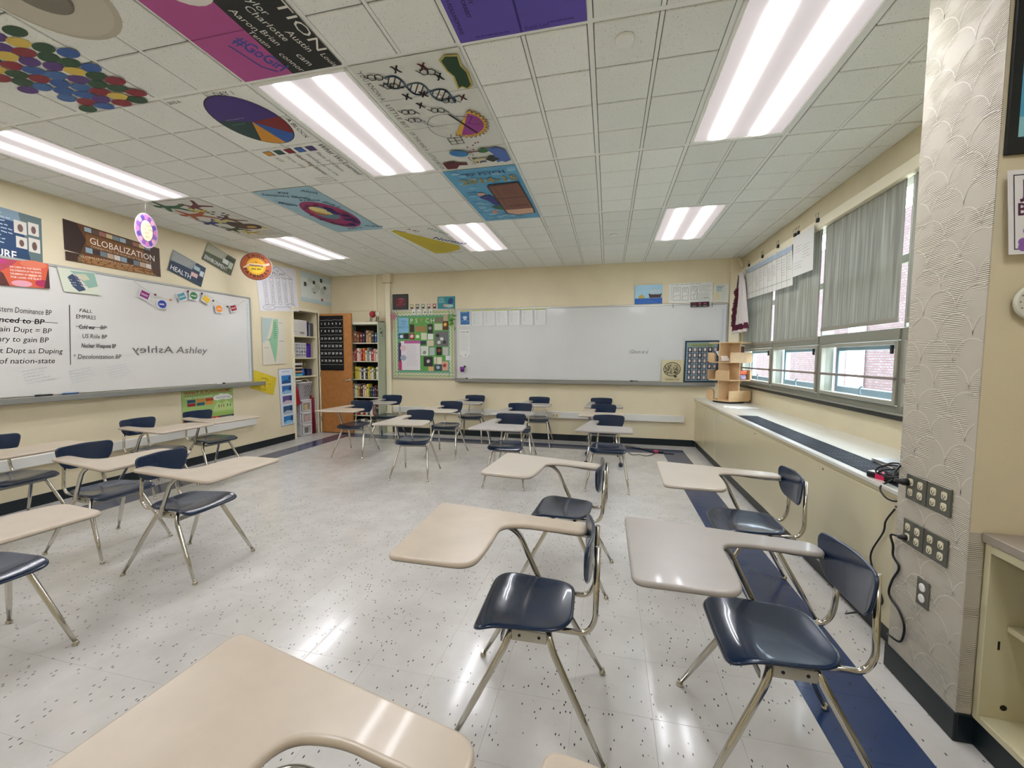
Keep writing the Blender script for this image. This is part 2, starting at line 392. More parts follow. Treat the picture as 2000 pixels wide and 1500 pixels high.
# ------------------------------------------------------------------ floor
fl = MB(); fl.box(XL-.62, 2.15, YR-.1, YB+.1, -.12, -.004, mat('subfloor', '8d8a84', .8)); floor = struct('floor', fl)
TS = .3014; XS = .8985; YS = 2.975
xe = [XL-.6] + [XS-TS*k for k in range(18, -1, -1)] + [XS+.3045, 1.46]
ye = [YB+.01] + [YS+.305 - .3048*k for k in range(0, 29)]
ye = sorted(ye)
tiles = []
for a in range(len(xe)-1):
    for c in range(len(ye)-1):
        x0, x1, y0, y1 = xe[a], xe[a+1], ye[c], ye[c+1]; cx, cy = (x0+x1)/2, (y0+y1)/2
        if x0 < XL-.05 and cy < 2.3: x0 = XL-.02; cx = (x0+x1)/2
        blue = (abs(cx-(XS+.152)) < .05 and cy < YS+.3) or (abs(cy-(YS+.152)) < .05 and -4.55 < cx < XS+.3) or (abs(cx-(XS-TS*17.5)) < .05 and cy < YS+.3)
        d = Vector((cx-.106, cy+3.15, -1.365)); dep = d.dot(_f); px = 1000+802*d.dot(_r)/max(dep, .01); py = 750-802*d.dot(_u)/max(dep, .01)
        vis = dep > .3 and -120 < px < 2120 and py < 1640
        tiles.append((not vis, dep, x0, x1, y0, y1, blue))
tiles.sort(key=lambda t: (t[0], t[1]))
cache = {}; far = MB()
for k, (nv, dep, x0, x1, y0, y1, blue) in enumerate(tiles):
    m = M_fblue if blue else M_floor; g = .0002
    if k < 300:
        key = (round(x1-x0, 4), round(y1-y0, 4), blue)
        if key not in cache:
            mb = MB(); hx, hy = (x1-x0)/2-g, (y1-y0)/2-g; mb.bbox(-hx, hx, -hy, hy, -.004, 0, m, .0006); o = build(mb, 'tile', floor, local=True); cache[key] = o.data
        else: o = bpy.data.objects.new('tile', cache[key]); COL.objects.link(o); o.parent = floor
        o.location = Vector(((x0+x1)/2, (y0+y1)/2, 0)) - floor.location
    else: far.box(x0+g, x1-g, y0+g, y1-g, -.004, 0, m)
o = build(far, 'tile_field', floor); o['kind'] = 'stuff'

# ------------------------------------------------------------------ walls
wl = MB()                                                   # left wall with the closet opening y 2.62..3.20
CY0, CY1, CZT = 2.62, 3.205, 2.13
for b in ((XL-.12, XL, YR, CY0, 0, CZ+.1), (XL-.12, XL, CY1, YB+.12, 0, CZ+.1), (XL-.12, XL, CY0, CY1, CZT, CZ+.1)): wl.box(*b, M_wall)
struct('wall_left', wl)
wb = MB(); wb.box(XL-.1, XR+.1, YB, YB+.12, 0, CZ+.1, M_wall); wall_back = struct('wall_back', wb)
wr = MB(); wr.box(XL-.1, XR+.1, YR-.12, YR, 0, CZ+.1, M_wall); struct('wall_rear', wr)
ww = MB(); ww.box(XR, XR+.12, -1.05, YB, 0, .955, M_wall_r); ww.box(XR, XR+.12, -1.05, YB, 2.63, CZ+.1, M_wall_r); ww.box(XR, XR+.12, 3.42, YB, .955, 2.63, M_wall_r); ww.box(XR, XR+.12, YR, -1.05, 0, CZ+.1, M_wall_r)
struct('wall_right', ww)
pl = MB(); pl.box(XP, XR, -1.43, -1.07, 0, CZ+.05, M_wall_r); pillar = struct('wall_pillar', pl)
wp = MB(); wp.box(XP-.0035, XP, -1.431, -1.069, .10, CZ, M_wp); wp.box(XP-.003, 1.3835, -1.4335, -1.43, .10, .766, M_wp); wcov = build(wp, 'wall_covering', pillar); wcov['label'] = 'pale grey textured wall covering with scallop pattern'
sc = MB(); mm = mat('scallop_ridge', 'd6cfc2', .6); Rr = .082; row = 0; z = .13
while z < CZ-.05:
    y = -1.07 - (.0 if row % 2 else -.079)
    while y > -1.50:
        pts = []
        for k in range(13):
            a = pi*k/12; yy = y+Rr*cos(a)*.98; zz = z+Rr*sin(a)*1.05
            if -1.428 < yy < -1.072 and zz < CZ: pts.append((yy, zz))
        if len(pts) > 2:
            for (a0, b0), (a1, b1) in zip(pts, pts[1:]):
                d = Vector((0, a1-a0, b1-b0)).normalized(); nn = Vector((0, -d.z, d.y))*.0016
                sc.face([(XP-.0045, a0-nn.y, b0-nn.z), (XP-.0045, a1-nn.y, b1-nn.z), (XP-.0045, a1+nn.y, b1+nn.z), (XP-.0045, a0+nn.y, b0+nn.z)], mm)
        y -= .158
    z += .094; row += 1
o = build(sc, 'scallop_ridges', pillar); o['kind'] = 'stuff'
# baseboards
def baseb(name, b): return struct(name, MB().bbox(*b, M_base, .003))
baseb('baseboard_left', (XL, XL+.009, YR, CY0-.045, 0, .102)); baseb('baseboard_back', (-3.78, 1.43, YB-.009, YB, 0, .102))
pb = MB(); pb.bbox(XP-.012, XP-.003, -1.443, -1.06, 0, .105, M_base, .003); pb.bbox(XP-.004, 1.40, -1.443, -1.432, 0, .105, M_base, .003); struct('baseboard_pillar', pb)
# pilaster and battens on the back wall
pb = MB(); pb.bbox(1.835, XR, YB-.035, YB, 0, CZ, M_wall, .004); struct('trim_1', pb)
pb = MB(); pb.bbox(-3.79, -3.69, YB-.045, YB, 0, CZ-.17, M_trim, .006); pb.bbox(-3.83, -3.66, YB-.08, YB, CZ-.17, CZ, M_wall, .006); struct('trim_2', pb)
pb = MB(); pb.bbox(-4.03, -3.97, YB-.02, YB, 2.02, CZ, M_trim, .004); struct('trim_3', pb)
pb = MB(); pb.bbox(XL, -3.79, YB-.006, YB, 2.20, 2.215, M_wall, .001); struct('trim_4', pb)

# ------------------------------------------------------------------ ceiling
cm = MB(); cm.box(XL-.1, XR+.1, YR-.1, YB+.1, CZ+.03, CZ+.12, M_white)
ceiling = struct('ceiling', cm)
tb = MB()
for i in range(-16, 8, 2): tb.box(i*FT-.012, i*FT+.012, YR, YB, CZ-.002, CZ+.012, M_tbar)
for j in range(-16, 13, 4):
    if j*FT < YB: tb.box(XL, XR, j*FT-.012, j*FT+.012, CZ-.0015, CZ+.012, M_tbar)
for b in ((XL, XL+.02, YR, YB), (XR-.02, XR, YR, YB)): tb.box(*b, CZ-.003, CZ+.01, M_tbar)
tb.box(XL, XR, YB-.02, YB, CZ-.003, CZ+.01, M_tbar)
g_ = build(tb, 'ceiling_grid', ceiling)
LIGHTS = [(i, j) for i in (2, -6, -14) for j in (-4, 4, -12)]
SPECIAL = {(-2, -8): 'ceiling tile painted solid purple with black lettering', (-6, -8): 'ceiling tile painted half pink and half black with names in white',
           (-10, -8): 'ceiling tile painted with rows of coloured ovals', (-8, -4): 'ceiling tile painted with a coloured pie chart and legend',
           (-14, 0): 'ceiling tile painted with coloured running figures', (-10, 0): 'ceiling tile painted light blue with a pink ring',
           (-8, 4): 'ceiling tile with a yellow wedge and handwriting', (-4, -4): 'ceiling tile painted with a DNA strand and small drawings',
           (-4, 0): 'ceiling tile painted blue with a brown book', (-8, -8): 'ceiling tile with round speaker and brown water stain'}
cache = {}; CT = {}
for i in list(range(-16, 6, 2)) + [6]:
    for j in range(-20, 12, 4):
        if (i, j) in LIGHTS: continue
        x0, x1 = i*FT, min((i+2)*FT, XR); y0, y1 = max(j*FT, YR), min((j+4)*FT, YB)
        if i == -16: x0 = XL
        if y1-y0 < .1: continue
        key = (i in (-16, 6) and i, round(y0-j*FT, 3), round(y1-y0, 3))
        if key not in cache:
            mb = MB(); ox, oy = i*FT, j*FT; mb.box(x0+.008, x1-.008, y0+.008, y1-.008, CZ+.002, CZ+.014, M_joint_shadow)
            if i < 6: mb.box(ox+FT-.0085, ox+FT+.0085, y0+.015, y1-.015, CZ-.003, CZ+.002, M_tbar)
            for a in range(-1, 2):
                for c in range(4):
                    px0, px1 = ox+a*FT, ox+(a+1)*FT; py0, py1 = oy+c*FT, oy+(c+1)*FT
                    qx0 = max(px0+(.014 if a != 1 else .009), x0+.004); qx1 = min(px1-(.014 if a != 0 else .009), x1-.004)
                    qx0 = max(px0 + (.0165 if a != 1 else .0125), x0+.004); qx1 = min(px1 - (.0125 if a == 0 else .0165), x1-.004)
                    qy0 = max(py0+(.015 if c == 0 else .004), y0+.004); qy1 = min(py1-(.015 if c == 3 else .004), y1-.004)
                    if qx1-qx0 > .03 and qy1-qy0 > .03: mb.bbox(qx0, qx1, qy0, qy1, CZ-.007, CZ+.004, M_ctile, .003)
            o = build(mb, 'ceiling_tile', ceiling)
            cache[key] = (o.data, i, j)
        else:
            me, bi, bj = cache[key]; o = bpy.data.objects.new('ceiling_tile', me); COL.objects.link(o); o.parent = ceiling
            o.location = Vector(((i-bi)*FT, (j-bj)*FT, 0))
        if (i, j) in SPECIAL: o['label'] = SPECIAL[(i, j)]
        CT[(i, j)] = o
# recessed light panels
names9 = {2: 'right', -6: 'middle', -14: 'left'}
nm = {(-6, -4): 'large rectangular ceiling light beside the pie chart tile', (2, -4): 'large rectangular ceiling light nearest the windows',
      (-14, -4): 'long ceiling light above the left whiteboard', (-6, 4): 'small looking ceiling light panel beside the yellow wedge tile',
      (2, 4): 'small looking ceiling light panel near the far window corner', (-14, 4): 'ceiling light panel nearest the open closet',
      (2, -12): 'ceiling light overhead behind the viewer on the window side', (-6, -12): 'ceiling light overhead behind the viewer in the middle', (-14, -12): 'ceiling light behind the viewer on the whiteboard side'}
fm = MB(); hx, hy = FT-.014, 2*FT-.014
for b in ((-hx, hx, -hy, -hy+.022), (-hx, hx, hy-.022, hy), (-hx, -hx+.022, -hy, hy), (hx-.022, hx, -hy, hy)): fm.bbox(*b, -.008, .012, M_tbar, .003)
dm = MB(); dm.box(-hx+.02, hx-.02, -hy+.02, hy-.02, -.002, .004, M_diff)
fo = None
for (i, j) in LIGHTS:
    r = root('ceiling_light', ((i+1)*FT, (j+2)*FT, CZ), nm[(i, j)], 'ceiling light', 'recessed ceiling lights')
    if fo is None: fo = build(fm, 'light_frame', r, local=True); do = build(dm, 'diffuser', r, local=True)
    else:
        a = fo.copy(); COL.objects.link(a); a.parent = r; a = do.copy(); COL.objects.link(a); a.parent = r
# small ceiling devices
def disc(x, y, r, name, label, cat, m=M_tbar, h=.012):
    o = build(MB().lathe([(r, 0), (r, -h*.6), (r*.9, -h)], (x, y, CZ-.007), m, 20), name); return tag(o, label, cat)
disc(.5*FT, -3.57*FT, .045, 'ceiling_cover_plate', 'round white cover plate on the ceiling near the window side light', 'cover plate')
disc(.45*FT, 6.61*FT, .045, 'ceiling_sensor', 'small round sensor on the ceiling near the back wall', 'sensor')
disc(-10.4*FT, 6.33*FT, .045, 'ceiling_sensor', 'small round sensor on the ceiling near the closet side light', 'sensor')
spk = build(MB().lathe([(.105, 0), (.105, -.008), (.095, -.012)], (-7.15*FT, -6.15*FT, CZ-.007), mat('speaker_grille', '8f8a7c', .6, noise=(700, .8, '5e594c')), 28), 'ceiling_speaker'); tag(spk, 'round grey ceiling speaker with a water stain around it', 'speaker')
A = Art(2, 2); A.ell(1.02, .98, .86, .80, 'b9b2a0', 32, rot=20); A.ell(1.0, 1.0, .80, .74, 'c4beae', 32, rot=20)
A.lay('water_stain', (-8.15*FT, -7.15*FT, CZ-.007), (-6.15*FT, -7.15*FT, CZ-.007), (-8.15*FT, -5.15*FT, CZ-.007), CT[(-8, -8)])

# ------------------------------------------------------------------ windows
WY = [-1.05, .085, 1.18, 2.30, 3.42]
M_brick = None
for k in range(4):
    y0, y1 = WY[k], WY[k+1]; w = MB(); t = .028
    for b in ((2.00, 2.10, y0-.0, y0+t, .975, 1.575), (2.00, 2.10, y1-t, y1, .975, 1.575), (2.00, 2.10, y0, y0+.007, 1.575, 2.63), (2.00, 2.10, y1-.007, y1, 1.575, 2.63), (2.00, 2.10, y0+t, y1-t, .975, 1.045), (1.985, 2.10, y0+t, y1-t, 1.495, 1.575), (2.00, 2.10, y0+t, y1-t, 2.55, 2.63), (2.06, 2.10, y0+t, y1-t, 2.02, 2.08)): w.bbox(*b, M_alu, .004)
    win = struct('window_%d' % (k+1), w)
    s = MB(); a, b_ = y0+t+.004, y1-t-.004
    for b in ((1.985, 2.02, a, a+.028, 1.05, 1.49), (1.985, 2.02, b_-.028, b_, 1.05, 1.49), (1.985, 2.02, a+.028, b_-.028, 1.05, 1.08), (1.985, 2.02, a+.028, b_-.028, 1.462, 1.49)): s.bbox(*b, mat('inner_frame', 'a5a496', .4, metal=.3), .003)
    build(s, 'screen_frame', win)
    build(MB().bbox(1.972, 1.996, a, b_, 1.222, 1.243, mat('mid_rail', '968a84', .4, metal=.4), .003), 'mid_rail', win)
    s = MB()
    for b in ((2.10, 2.15, a+.03, a+.075, 1.07, 1.47), (2.10, 2.15, b_-.075, b_-.03, 1.07, 1.47), (2.10, 2.15, a+.075, b_-.075, 1.07, 1.125), (2.10, 2.15, a+.075, b_-.075, 1.435, 1.47)): s.bbox(*b, M_alu2, .003)
    build(s, 'sash', win)
    build(MB().box(2.122, 2.126, a+.07, b_-.07, 1.12, 1.44, M_glass), 'pane', win)
    s = MB(); s.box(2.07, 2.074, a, b_, 1.58, 2.02, M_glass); s.box(2.07, 2.074, a, b_, 2.08, 2.55, M_glass); build(s, 'pane', win)
    yc = (y0+y1)/2-.12; build(MB().tube(smooth_path([(1.99, yc, 1.085), (1.985, yc, 1.125), (1.975, yc-.03, 1.15), (1.97, yc-.075, 1.155)], 4), .007, M_alu2, 6), 'crank_handle', win)
    for yy in (a+.045, ): build(MB().bbox(1.975, 1.987, yy-.012, yy+.012, 1.40, 1.46, M_black, .002), 'latch', win)
s = MB(); s.bbox(1.955, 2.0, -1.05, 3.45, .992, 1.004, M_alu, .003); s.bbox(1.968, 2.0, -1.05, 3.45, .958, .99, mat('sill_black_bar', '2a2a28', .5), .003); struct('trim_5', s)  # window sill and its black underside bar
s = MB(); s.bbox(1.945, 2.0, -1.05, 3.47, 2.545, 2.632, M_trim, .004); struct('trim_6', s)
shd = [(1.985, -1.0, .055, 1.60, 'grey roller shade on the window behind the patterned pillar'), (1.985, .125, 1.150, 1.612, 'large streaked grey roller shade nearest the patterned pillar'), (1.985, 1.212, 2.272, 1.54, 'grey roller shade in the middle window behind the hanging charts'), (1.985, 2.33, 3.38, 1.54, 'grey roller shade nearest the back corner')]
for (x, y0, y1, zb, lb) in shd:
    r = root('roller_shade', (x, (y0+y1)/2, zb), lb, 'window shade', 'grey roller shades')
    m = MB(); n = 16; P = []
    for a in range(n+1):
        y = y0+(y1-y0)*a/n; P.append((x+.004*sin(a*2.1), y))
    for (xa, ya), (xb, yb) in zip(P, P[1:]):
        m.face([(xa, ya, zb+.03), (xb, yb, zb+.03), (xb+.002, yb, 2.56), (xa+.002, ya, 2.56)], M_shade, True)
    build(m, 'fabric', r); build(MB().bbox(x-.005, x+.006, y0, y1, zb, zb+.032, mat('hem', '8e8b7e', .6), .002), 'hem_bar', r)
    build(MB().tube([(x+.015, y0, 2.575), (x+.015, y1, 2.575)], .014, M_alu, 10), 'roller', r)
# outside: brick building, ground
def brick_mat():
    m, nt, n, b = node_mat('outside_brick'); g = n.new('ShaderNodeNewGeometry'); sp = n.new('ShaderNodeSeparateXYZ'); cb = n.new('ShaderNodeCombineXYZ'); nt.links.new(g.outputs['Position'], sp.inputs[0])
    nt.links.new(sp.outputs['Y'], cb.inputs['X']); nt.links.new(sp.outputs['Z'], cb.inputs['Y']); t = n.new('ShaderNodeTexBrick'); nt.links.new(cb.outputs[0], t.inputs['Vector'])
    t.inputs['Scale'].default_value = 3.2; t.inputs['Mortar Size'].default_value = .03; t.inputs['Color1'].default_value = lin('48403e'); t.inputs['Color2'].default_value = lin('3c302e'); t.inputs['Mortar'].default_value = lin('3c1512')
    nt.links.new(t.outputs['Color'], b.inputs['Base Color']); b.inputs['Roughness'].default_value = .9; return m
M_brick = brick_mat()
bld = MB(); bld.box(8.0, 8.4, -12, 22, -2.6, 5.5, M_brick); B = build(bld, 'brick_building'); tag(B, 'red brick building across the yard outside the lower windows', 'building')
for yy in (5.0, 8.6, 12.5, 2.0, -1.5): 
    wn_ = build(MB().bbox(7.93, 8.01, yy-.45, yy+.45, -.2, 2.6, mat('white_window_bay', 'f2f2ee', .5), .02), 'window_bay', B); build(MB().box(7.925, 7.93, yy-.5, yy-.45, -.2, 2.6, mat('bay_edge', '8a8790', .5)), 'pipe', wn_)
gr = MB(); gr.box(2.3, 40, -30, 40, -3.2, -3.0, mat('outside_ground', 'c9c4b4', .9, noise=(1, .5, 'b5b1a2'))); o = struct('ground_outside', gr)

# ------------------------------------------------------------------ tablet-arm desk
M_top_tan = mat('laminate_tan', 'c3b5a2', .33, coat=.15, noise=(9, .45, 'b3a593')); M_top_grey = mat('laminate_grey', 'a8a29b', .33, coat=.15, noise=(9, .35, '9c968f'))
M_edge = mat('laminate_edge', '8f887f', .4)
def lens(outline, zf, th, m, rings=(0, .3, .55, .75, .88, .96, 1.0), edge_r=.006, T=lambda p: p):
    """thin shell over a convex outline; zf(x,y) top height"""
    mb = MB(); n = len(outline); k = mb.mi(m); cx = sum(p[0] for p in outline)/n; cy = sum(p[1] for p in outline)/n
    prof = [(r, 0) for r in rings[1:]] + [(1.0, -th*.5, edge_r), (1.0, -th, 0)] + [(r, -th) for r in rings[-2:0:-1]]
    mb.v.append(T((cx, cy, zf(cx, cy))))
    for q in prof:
        r, dz = q[0], q[1]; ex = q[2] if len(q) > 2 else 0
        for x, y in outline:
            d = sqrt((x-cx)**2+(y-cy)**2); s = r + ex/d; X, Y = cx+(x-cx)*s, cy+(y-cy)*s
            zz = zf(X, Y)+dz
            if r >= 1 and ex == 0 and dz == 0: zz -= .001
            mb.v.append(T((X, Y, zz)))
    mb.v.append(T((cx, cy, zf(cx, cy)-th))); N = len(prof)
    for j in range(n):
        i2 = (j+1) % n; mb.f.append((0, 1+j, 1+i2)); mb.m.append(k); mb.sm.append(True)
        for a in range(N-1): mb.f.append((1+a*n+j, 1+(a+1)*n+j, 1+(a+1)*n+i2, 1+a*n+i2)); mb.m.append(k); mb.sm.append(True)
        mb.f.append((1+(N-1)*n+j, 1+N*n, 1+(N-1)*n+i2)); mb.m.append(k); mb.sm.append(True)
    return mb
def rpoly(pts, rs, n=5):
    """closed polygon with rounded corners"""
    out = []; L = len(pts)
    for i in range(L):
        P, A, B = Vector(pts[i]), Vector(pts[i-1]), Vector(pts[(i+1) % L]); a, b = A-P, B-P; r = rs[i] if isinstance(rs, (list, tuple)) else rs
        r = min(r, a.length*.49, b.length*.49); p, q = P+a.normalized()*r, P+b.normalized()*r
        for k in range(n+1):
            t = k/n; v = p*(1-t)**2 + P*2*t*(1-t) + q*t*t; out.append((v.x, v.y))
    return out
def dense(poly, step=.02):
    out = []
    for i, a in enumerate(poly):
        b = poly[(i+1) % len(poly)]; d = sqrt((b[0]-a[0])**2+(b[1]-a[1])**2); n = max(1, int(d/step))
        out += [(a[0]+(b[0]-a[0])*k/n, a[1]+(b[1]-a[1])*k/n) for k in range(n)]
    return out
seat_out = dense(rpoly([(-.155, -.145), (.155, -.145), (.188, .20), (-.188, .20)], [.09, .09, .055, .055], 6))
def seat_z(x, y):
    s = (x/.18)**2; z = .432 - .016*(1-min(s, 1))*max(0, 1-((y)/.22)**2)
    if y > .10: z -= .028*((y-.10)/.10)**2
    if y < -.06: z += .012*((-.06-y)/.09)**2
    return z
back_out = dense(rpoly([(-.140, -.078), (.140, -.078), (.172, .072), (-.172, .072)], [.075, .075, .045, .045], 6), .015)
def back_T(p):                                             # lens lies in xz and curves around the sitter
    x, y, z = p; return (x, -.220 + z*-1 + .9*x*x*1.0 - y*.06, .657 + y - .012*(1-(x/.17)**2)*(1 if y < 0 else 0))
TOP = [(.31, .455), (.31, .40), (.215, -.10), (.195, -.175), (.105, -.185), (.088, -.13), (.122, .045), (.105, .135), (.03, .165), (-.12, .165), (-.215, .20), (-.243, .30), (-.232, .50), (.255, .502)]
top_out = rpoly([(.318, .50), (.198, -.195), (.095, -.195), (.128, .06), (.105, .158), (-.10, .162), (-.245, .18), (-.235, .502)], [.045, .05, .05, .06, .075, .05, .13, .045], 7)
def desktop_mb(m):
    mb = MB(); k = mb.mi(m); k2 = mb.mi(M_edge); P = dense(top_out, .03); n = len(P); N = []
    for i in range(n):
        a, b = Vector(P[i-1]), Vector(P[(i+1) % n]); d = (b-a).normalized(); N.append((d.y, -d.x))
    area = sum(P[i][0]*P[(i+1) % n][1]-P[(i+1) % n][0]*P[i][1] for i in range(n)); sg = 1 if area > 0 else -1
    R = .010; prof = [(-R, .670)] + [(-R+R*sin(a), .670-R+R*cos(a)) for a in (pi/6, pi/3, pi/2)] + [(0, .656), (-.004, .650), (-.010, .649)]
    for off, z in prof:
        for i in range(n): mb.v.append((P[i][0]+N[i][0]*off*sg, P[i][1]+N[i][1]*off*sg, z))
    for a in range(len(prof)-1):
        for i in range(n):
            j = (i+1) % n; q = (a*n+i, (a+1)*n+i, (a+1)*n+j, a*n+j); mb.f.append(q if sg > 0 else q[::-1]); mb.m.append(k if a < 4 else k2); mb.sm.append(True)
    t = tuple(range(n)); mb.f.append(t if sg > 0 else t[::-1]); mb.m.append(k); mb.sm.append(False)
    t = tuple(range((len(prof)-1)*n, len(prof)*n)); mb.f.append(t[::-1] if sg > 0 else t); mb.m.append(k2); mb.sm.append(False)
    return mb
def leg_mb(sx, sy):
    y0 = .055*sy; pts = round_path([(0, y0, .392), (.135*sx, y0*1.2, .392), (.158*sx, .085*sy, .345), (.216*sx, .262*sy, .016)], .05, 6)
    tot = len(pts); rad = []
    for p in pts:
        z = p.z; rad.append(.0125 if z > .17 else .0125-.0045*(.17-z)/.15)
    # add mid points on the long taper
    a, b = pts[-2], pts[-1]; mid = a.lerp(b, .55); pts.insert(-1, mid); rad.insert(-1, .0122)
    rad[-1] = .0080
    return MB().tube(pts, rad, M_chrome, 9)
def glide_mb(sx, sy, m=M_chrome, r=.014, ball=False):
    if ball: prof = [(.004, 0), (.020, .004), (.027, .018), (.029, .028), (.026, .042), (.016, .054), (.006, .058)]
    else: prof = [(r*.8, 0), (r, .003), (r, .009), (r*.7, .014), (.009, .022)]
    return MB().lathe(prof, (.216*sx, .262*sy+.004*sy, 0), m, 12)
def make_desk():
    r = root('tablet_desk', (0, 0, 0), 'x', 'desk')
    build(lens(seat_out, seat_z, .013, M_blue), 'seat', r, local=True)
    b = build(lens(back_out, lambda x, y: 0, .012, M_blue, T=back_T), 'backrest', r, local=True)
    for x in (-.11, .11):
        q = build(MB().lathe([(.005, 0), (.005, .002), (.003, .003)], (0, 0, 0), M_steel, 8, T=Matrix.Translation((x, -.2195+.9*x*x, .66)) @ Matrix.Rotation(-pi/2, 4, 'X')), 'rivet', b, local=True)
    build(desktop_mb(M_top_tan), 'desktop', r, local=True)
    for sx in (1, -1):
        for sy in (1, -1):
            l = build(leg_mb(sx, sy), 'leg', r, local=True); build(glide_mb(sx, sy), 'glide', l, local=True)
            q = 1.0 if sy > 0 else 1
    for sx in (1, -1):
        build(MB().tube(round_path([(.115*sx, .03, .402), (.118*sx, -.20, .400), (.118*sx, -.228, .45), (.092*sx, -.234, .705)], .05, 6), .010, M_chrome, 9), 'back_support', r, local=True)
    build(MB().tube(round_path([(.13, -.02, .388), (.190, .00, .388), (.195, .10, .60), (.175, .15, .641), (.06, .27, .641), (-.10, .31, .641)], .05, 6), .0125, M_chrome, 9), 'desktop_support', r, local=True)
    build(MB().tube(round_path([(.215, .10, .641), (.145, -.10, .641), (.135, -.20, .641), (.122, -.240, .64)], .03, 4), .008, M_chrome, 7), 'arm_brace', r, local=True)
    s = MB(); s.bbox(-.15, .15, .098, .103, .352, .378, M_steel, .001); build(s, 'front_crossbar', r, local=True)
    for sx in (1, -1):
        m = MB(); m.bbox(.148*sx-.002, .148*sx+.002, -.062, .062, .362, .402, mat('bracket_metal', 'c3bfb2', .35, metal=.5), .001)
        q = build(m, 'side_bracket', r, local=True)
        for yy in (-.035, .035):
            build(MB().lathe([(.0055, 0), (.0055, .0015)], (0, 0, 0), M_black, 8, T=Matrix.Translation((.150*sx, yy, .383)) @ Matrix.Rotation(pi/2*sx, 4, 'Y')), 'screw', q, local=True)
    return r
def copy_tree(o, parent=None):
    c = o.copy(); COL.objects.link(c); c.parent = parent
    for ch in list(o.children): copy_tree(ch, c)
    return c
proto = make_desk()
g1, g2, g3 = 'desks facing left in the foreground', 'desks in the rows before the back wall', 'desks beside the left whiteboard'
DESKS = [
 ('A', -.309, -2.667, 1.535, 't', 'large tan desk filling the lower left corner, nearest the viewer', g1),
 ('B', .505, -2.775, 1.571, 't', 'desk of which only a tan rounded corner shows at the bottom edge', g1),
 ('C', -.153, -1.637, 1.604, 't', 'tan topped desk with blue seat in the middle foreground', g1),
 ('D', -.129, -.609, 1.495, 'm', 'desk directly behind the tan middle foreground desk, dark seat and edge-on backrest', g1),
 ('E', .691, -1.613, 1.583, 'g', 'grey topped desk at right front with shiny seat beside the patterned pillar', g1),
 ('F', .924, -.574, 1.544, 'm', 'second desk along the window counter, behind the grey topped one', g1),
 ('G', .119, 1.297, 3.128, 'g', 'front desk of the column of three near the window counter', g2),
 ('H', .06, 2.351, 3.167, 't', 'middle desk of the column of three near the window counter, with dark ball glides', g2),
 ('I', .036, 3.27, 3.261, 'g', 'rear desk of the column of three, tight against the back wall', g2),
 ('L', -.947, 1.153, 3.194, 'g', 'front desk of the second column from the window, partly behind a tan top', g2),
 ('K', -1.06, 2.204, 3.208, 'g', 'middle desk of the second column from the window', g2),
 ('J', -.957, 3.18, 3.184, 'g', 'rear desk by the wall outlet under the long whiteboard', g2),
 ('O', -2.049, 1.174, 3.285, 'm', 'front desk of the third column, standing alone on open floor', g2),
 ('N', -2.073, 2.184, 3.171, 'm', 'middle desk of the third column from the window', g2),
 ('M', -2.041, 3.19, 3.217, 'g', 'rear desk of the third column, under the row of small sheets', g2),
 ('Q', -3.332, 1.921, 3.257, 't', 'desk in front of the orange closet door', g2),
 ('P', -3.36, 2.837, 3.277, 'g', 'desk beside the grey green bookcase', g2),
 ('V', -2.553, -1.066, -1.527, 't', 'left side desk standing furthest into the open floor', g3),
 ('U', -3.369, -1.0, -1.575, 't', 'left side desk just left of and behind the one furthest into the floor', g3),
 ('T', -4.414, -.97, -1.537, 't', 'desk against the left wall, cut by the left edge of the view', g3),
 ('R', -4.35, .022, -1.547, 't', 'desk against the left wall between the cut off one and the green poster', g3),
 ('S', -4.354, .632, -1.648, 't', 'desk against the left wall in front of the green plagiarism poster', g3),
 ('W', -2.602, -2.008, -1.642, 't', 'left front desk cut by the left edge, nearest on the left side', g3)]
M_top_mid = mat('laminate_greige', 'c1b8aa', .33, coat=.15, noise=(9, .4, 'bab0a1'))
DO = {}
for k, (key, x, y, rz, c, lb, gp) in enumerate(DESKS):
    o = proto if k == 0 else copy_tree(proto)
    o.location = (x, y, 0); o.rotation_euler = (0, 0, rz); tag(o, lb, 'desk', gp); DO[key] = o
    for ch in o.children:
        if ch.name.startswith('desktop') and not ch.name.startswith('desktop_s'):
            ch.material_slots[0].link = 'OBJECT'; ch.material_slots[0].material = {'t': M_top_tan, 'g': M_top_grey, 'm': M_top_mid}[c]
for ch in DO['H'].children:
    if ch.name.startswith('leg'):
        for gch in list(ch.children): bpy.data.objects.remove(gch)
hk = [c for c in DO['H'].children if c.name.startswith('leg')]
for (sx, sy), l in zip([(1, 1), (1, -1), (-1, 1), (-1, -1)], hk): build(glide_mb(sx, sy, M_navy2, ball=True), 'ball_glide', l, local=True)
# sticker on the backrest of the middle desk
for ch in DO['H'].children:
    if ch.name.startswith('backrest'): build(MB().box(-.03, .03, -.218, -.2165, .625, .655, mat('sticker', 'f0f0ee', .5)), 'sticker', ch, local=True)

# the nearest desk's seat frame sits a little further back under its top
for ch in DO['A'].children:
    if not (ch.name.startswith('desktop') and not ch.name.startswith('desktop_s')) and not ch.name.startswith('arm_b'): ch.location = (-.09, -.04, -.0)

# ------------------------------------------------------------------ whiteboards
M_wbs = mat('whiteboard_surface', 'dcdad6', .22, coat=.3, noise=(1.5, .4, 'd3d1ce'))
M_tray = mat('board_tray', '8f8f8a', .4, metal=.4)
INK = '1b1b1e'
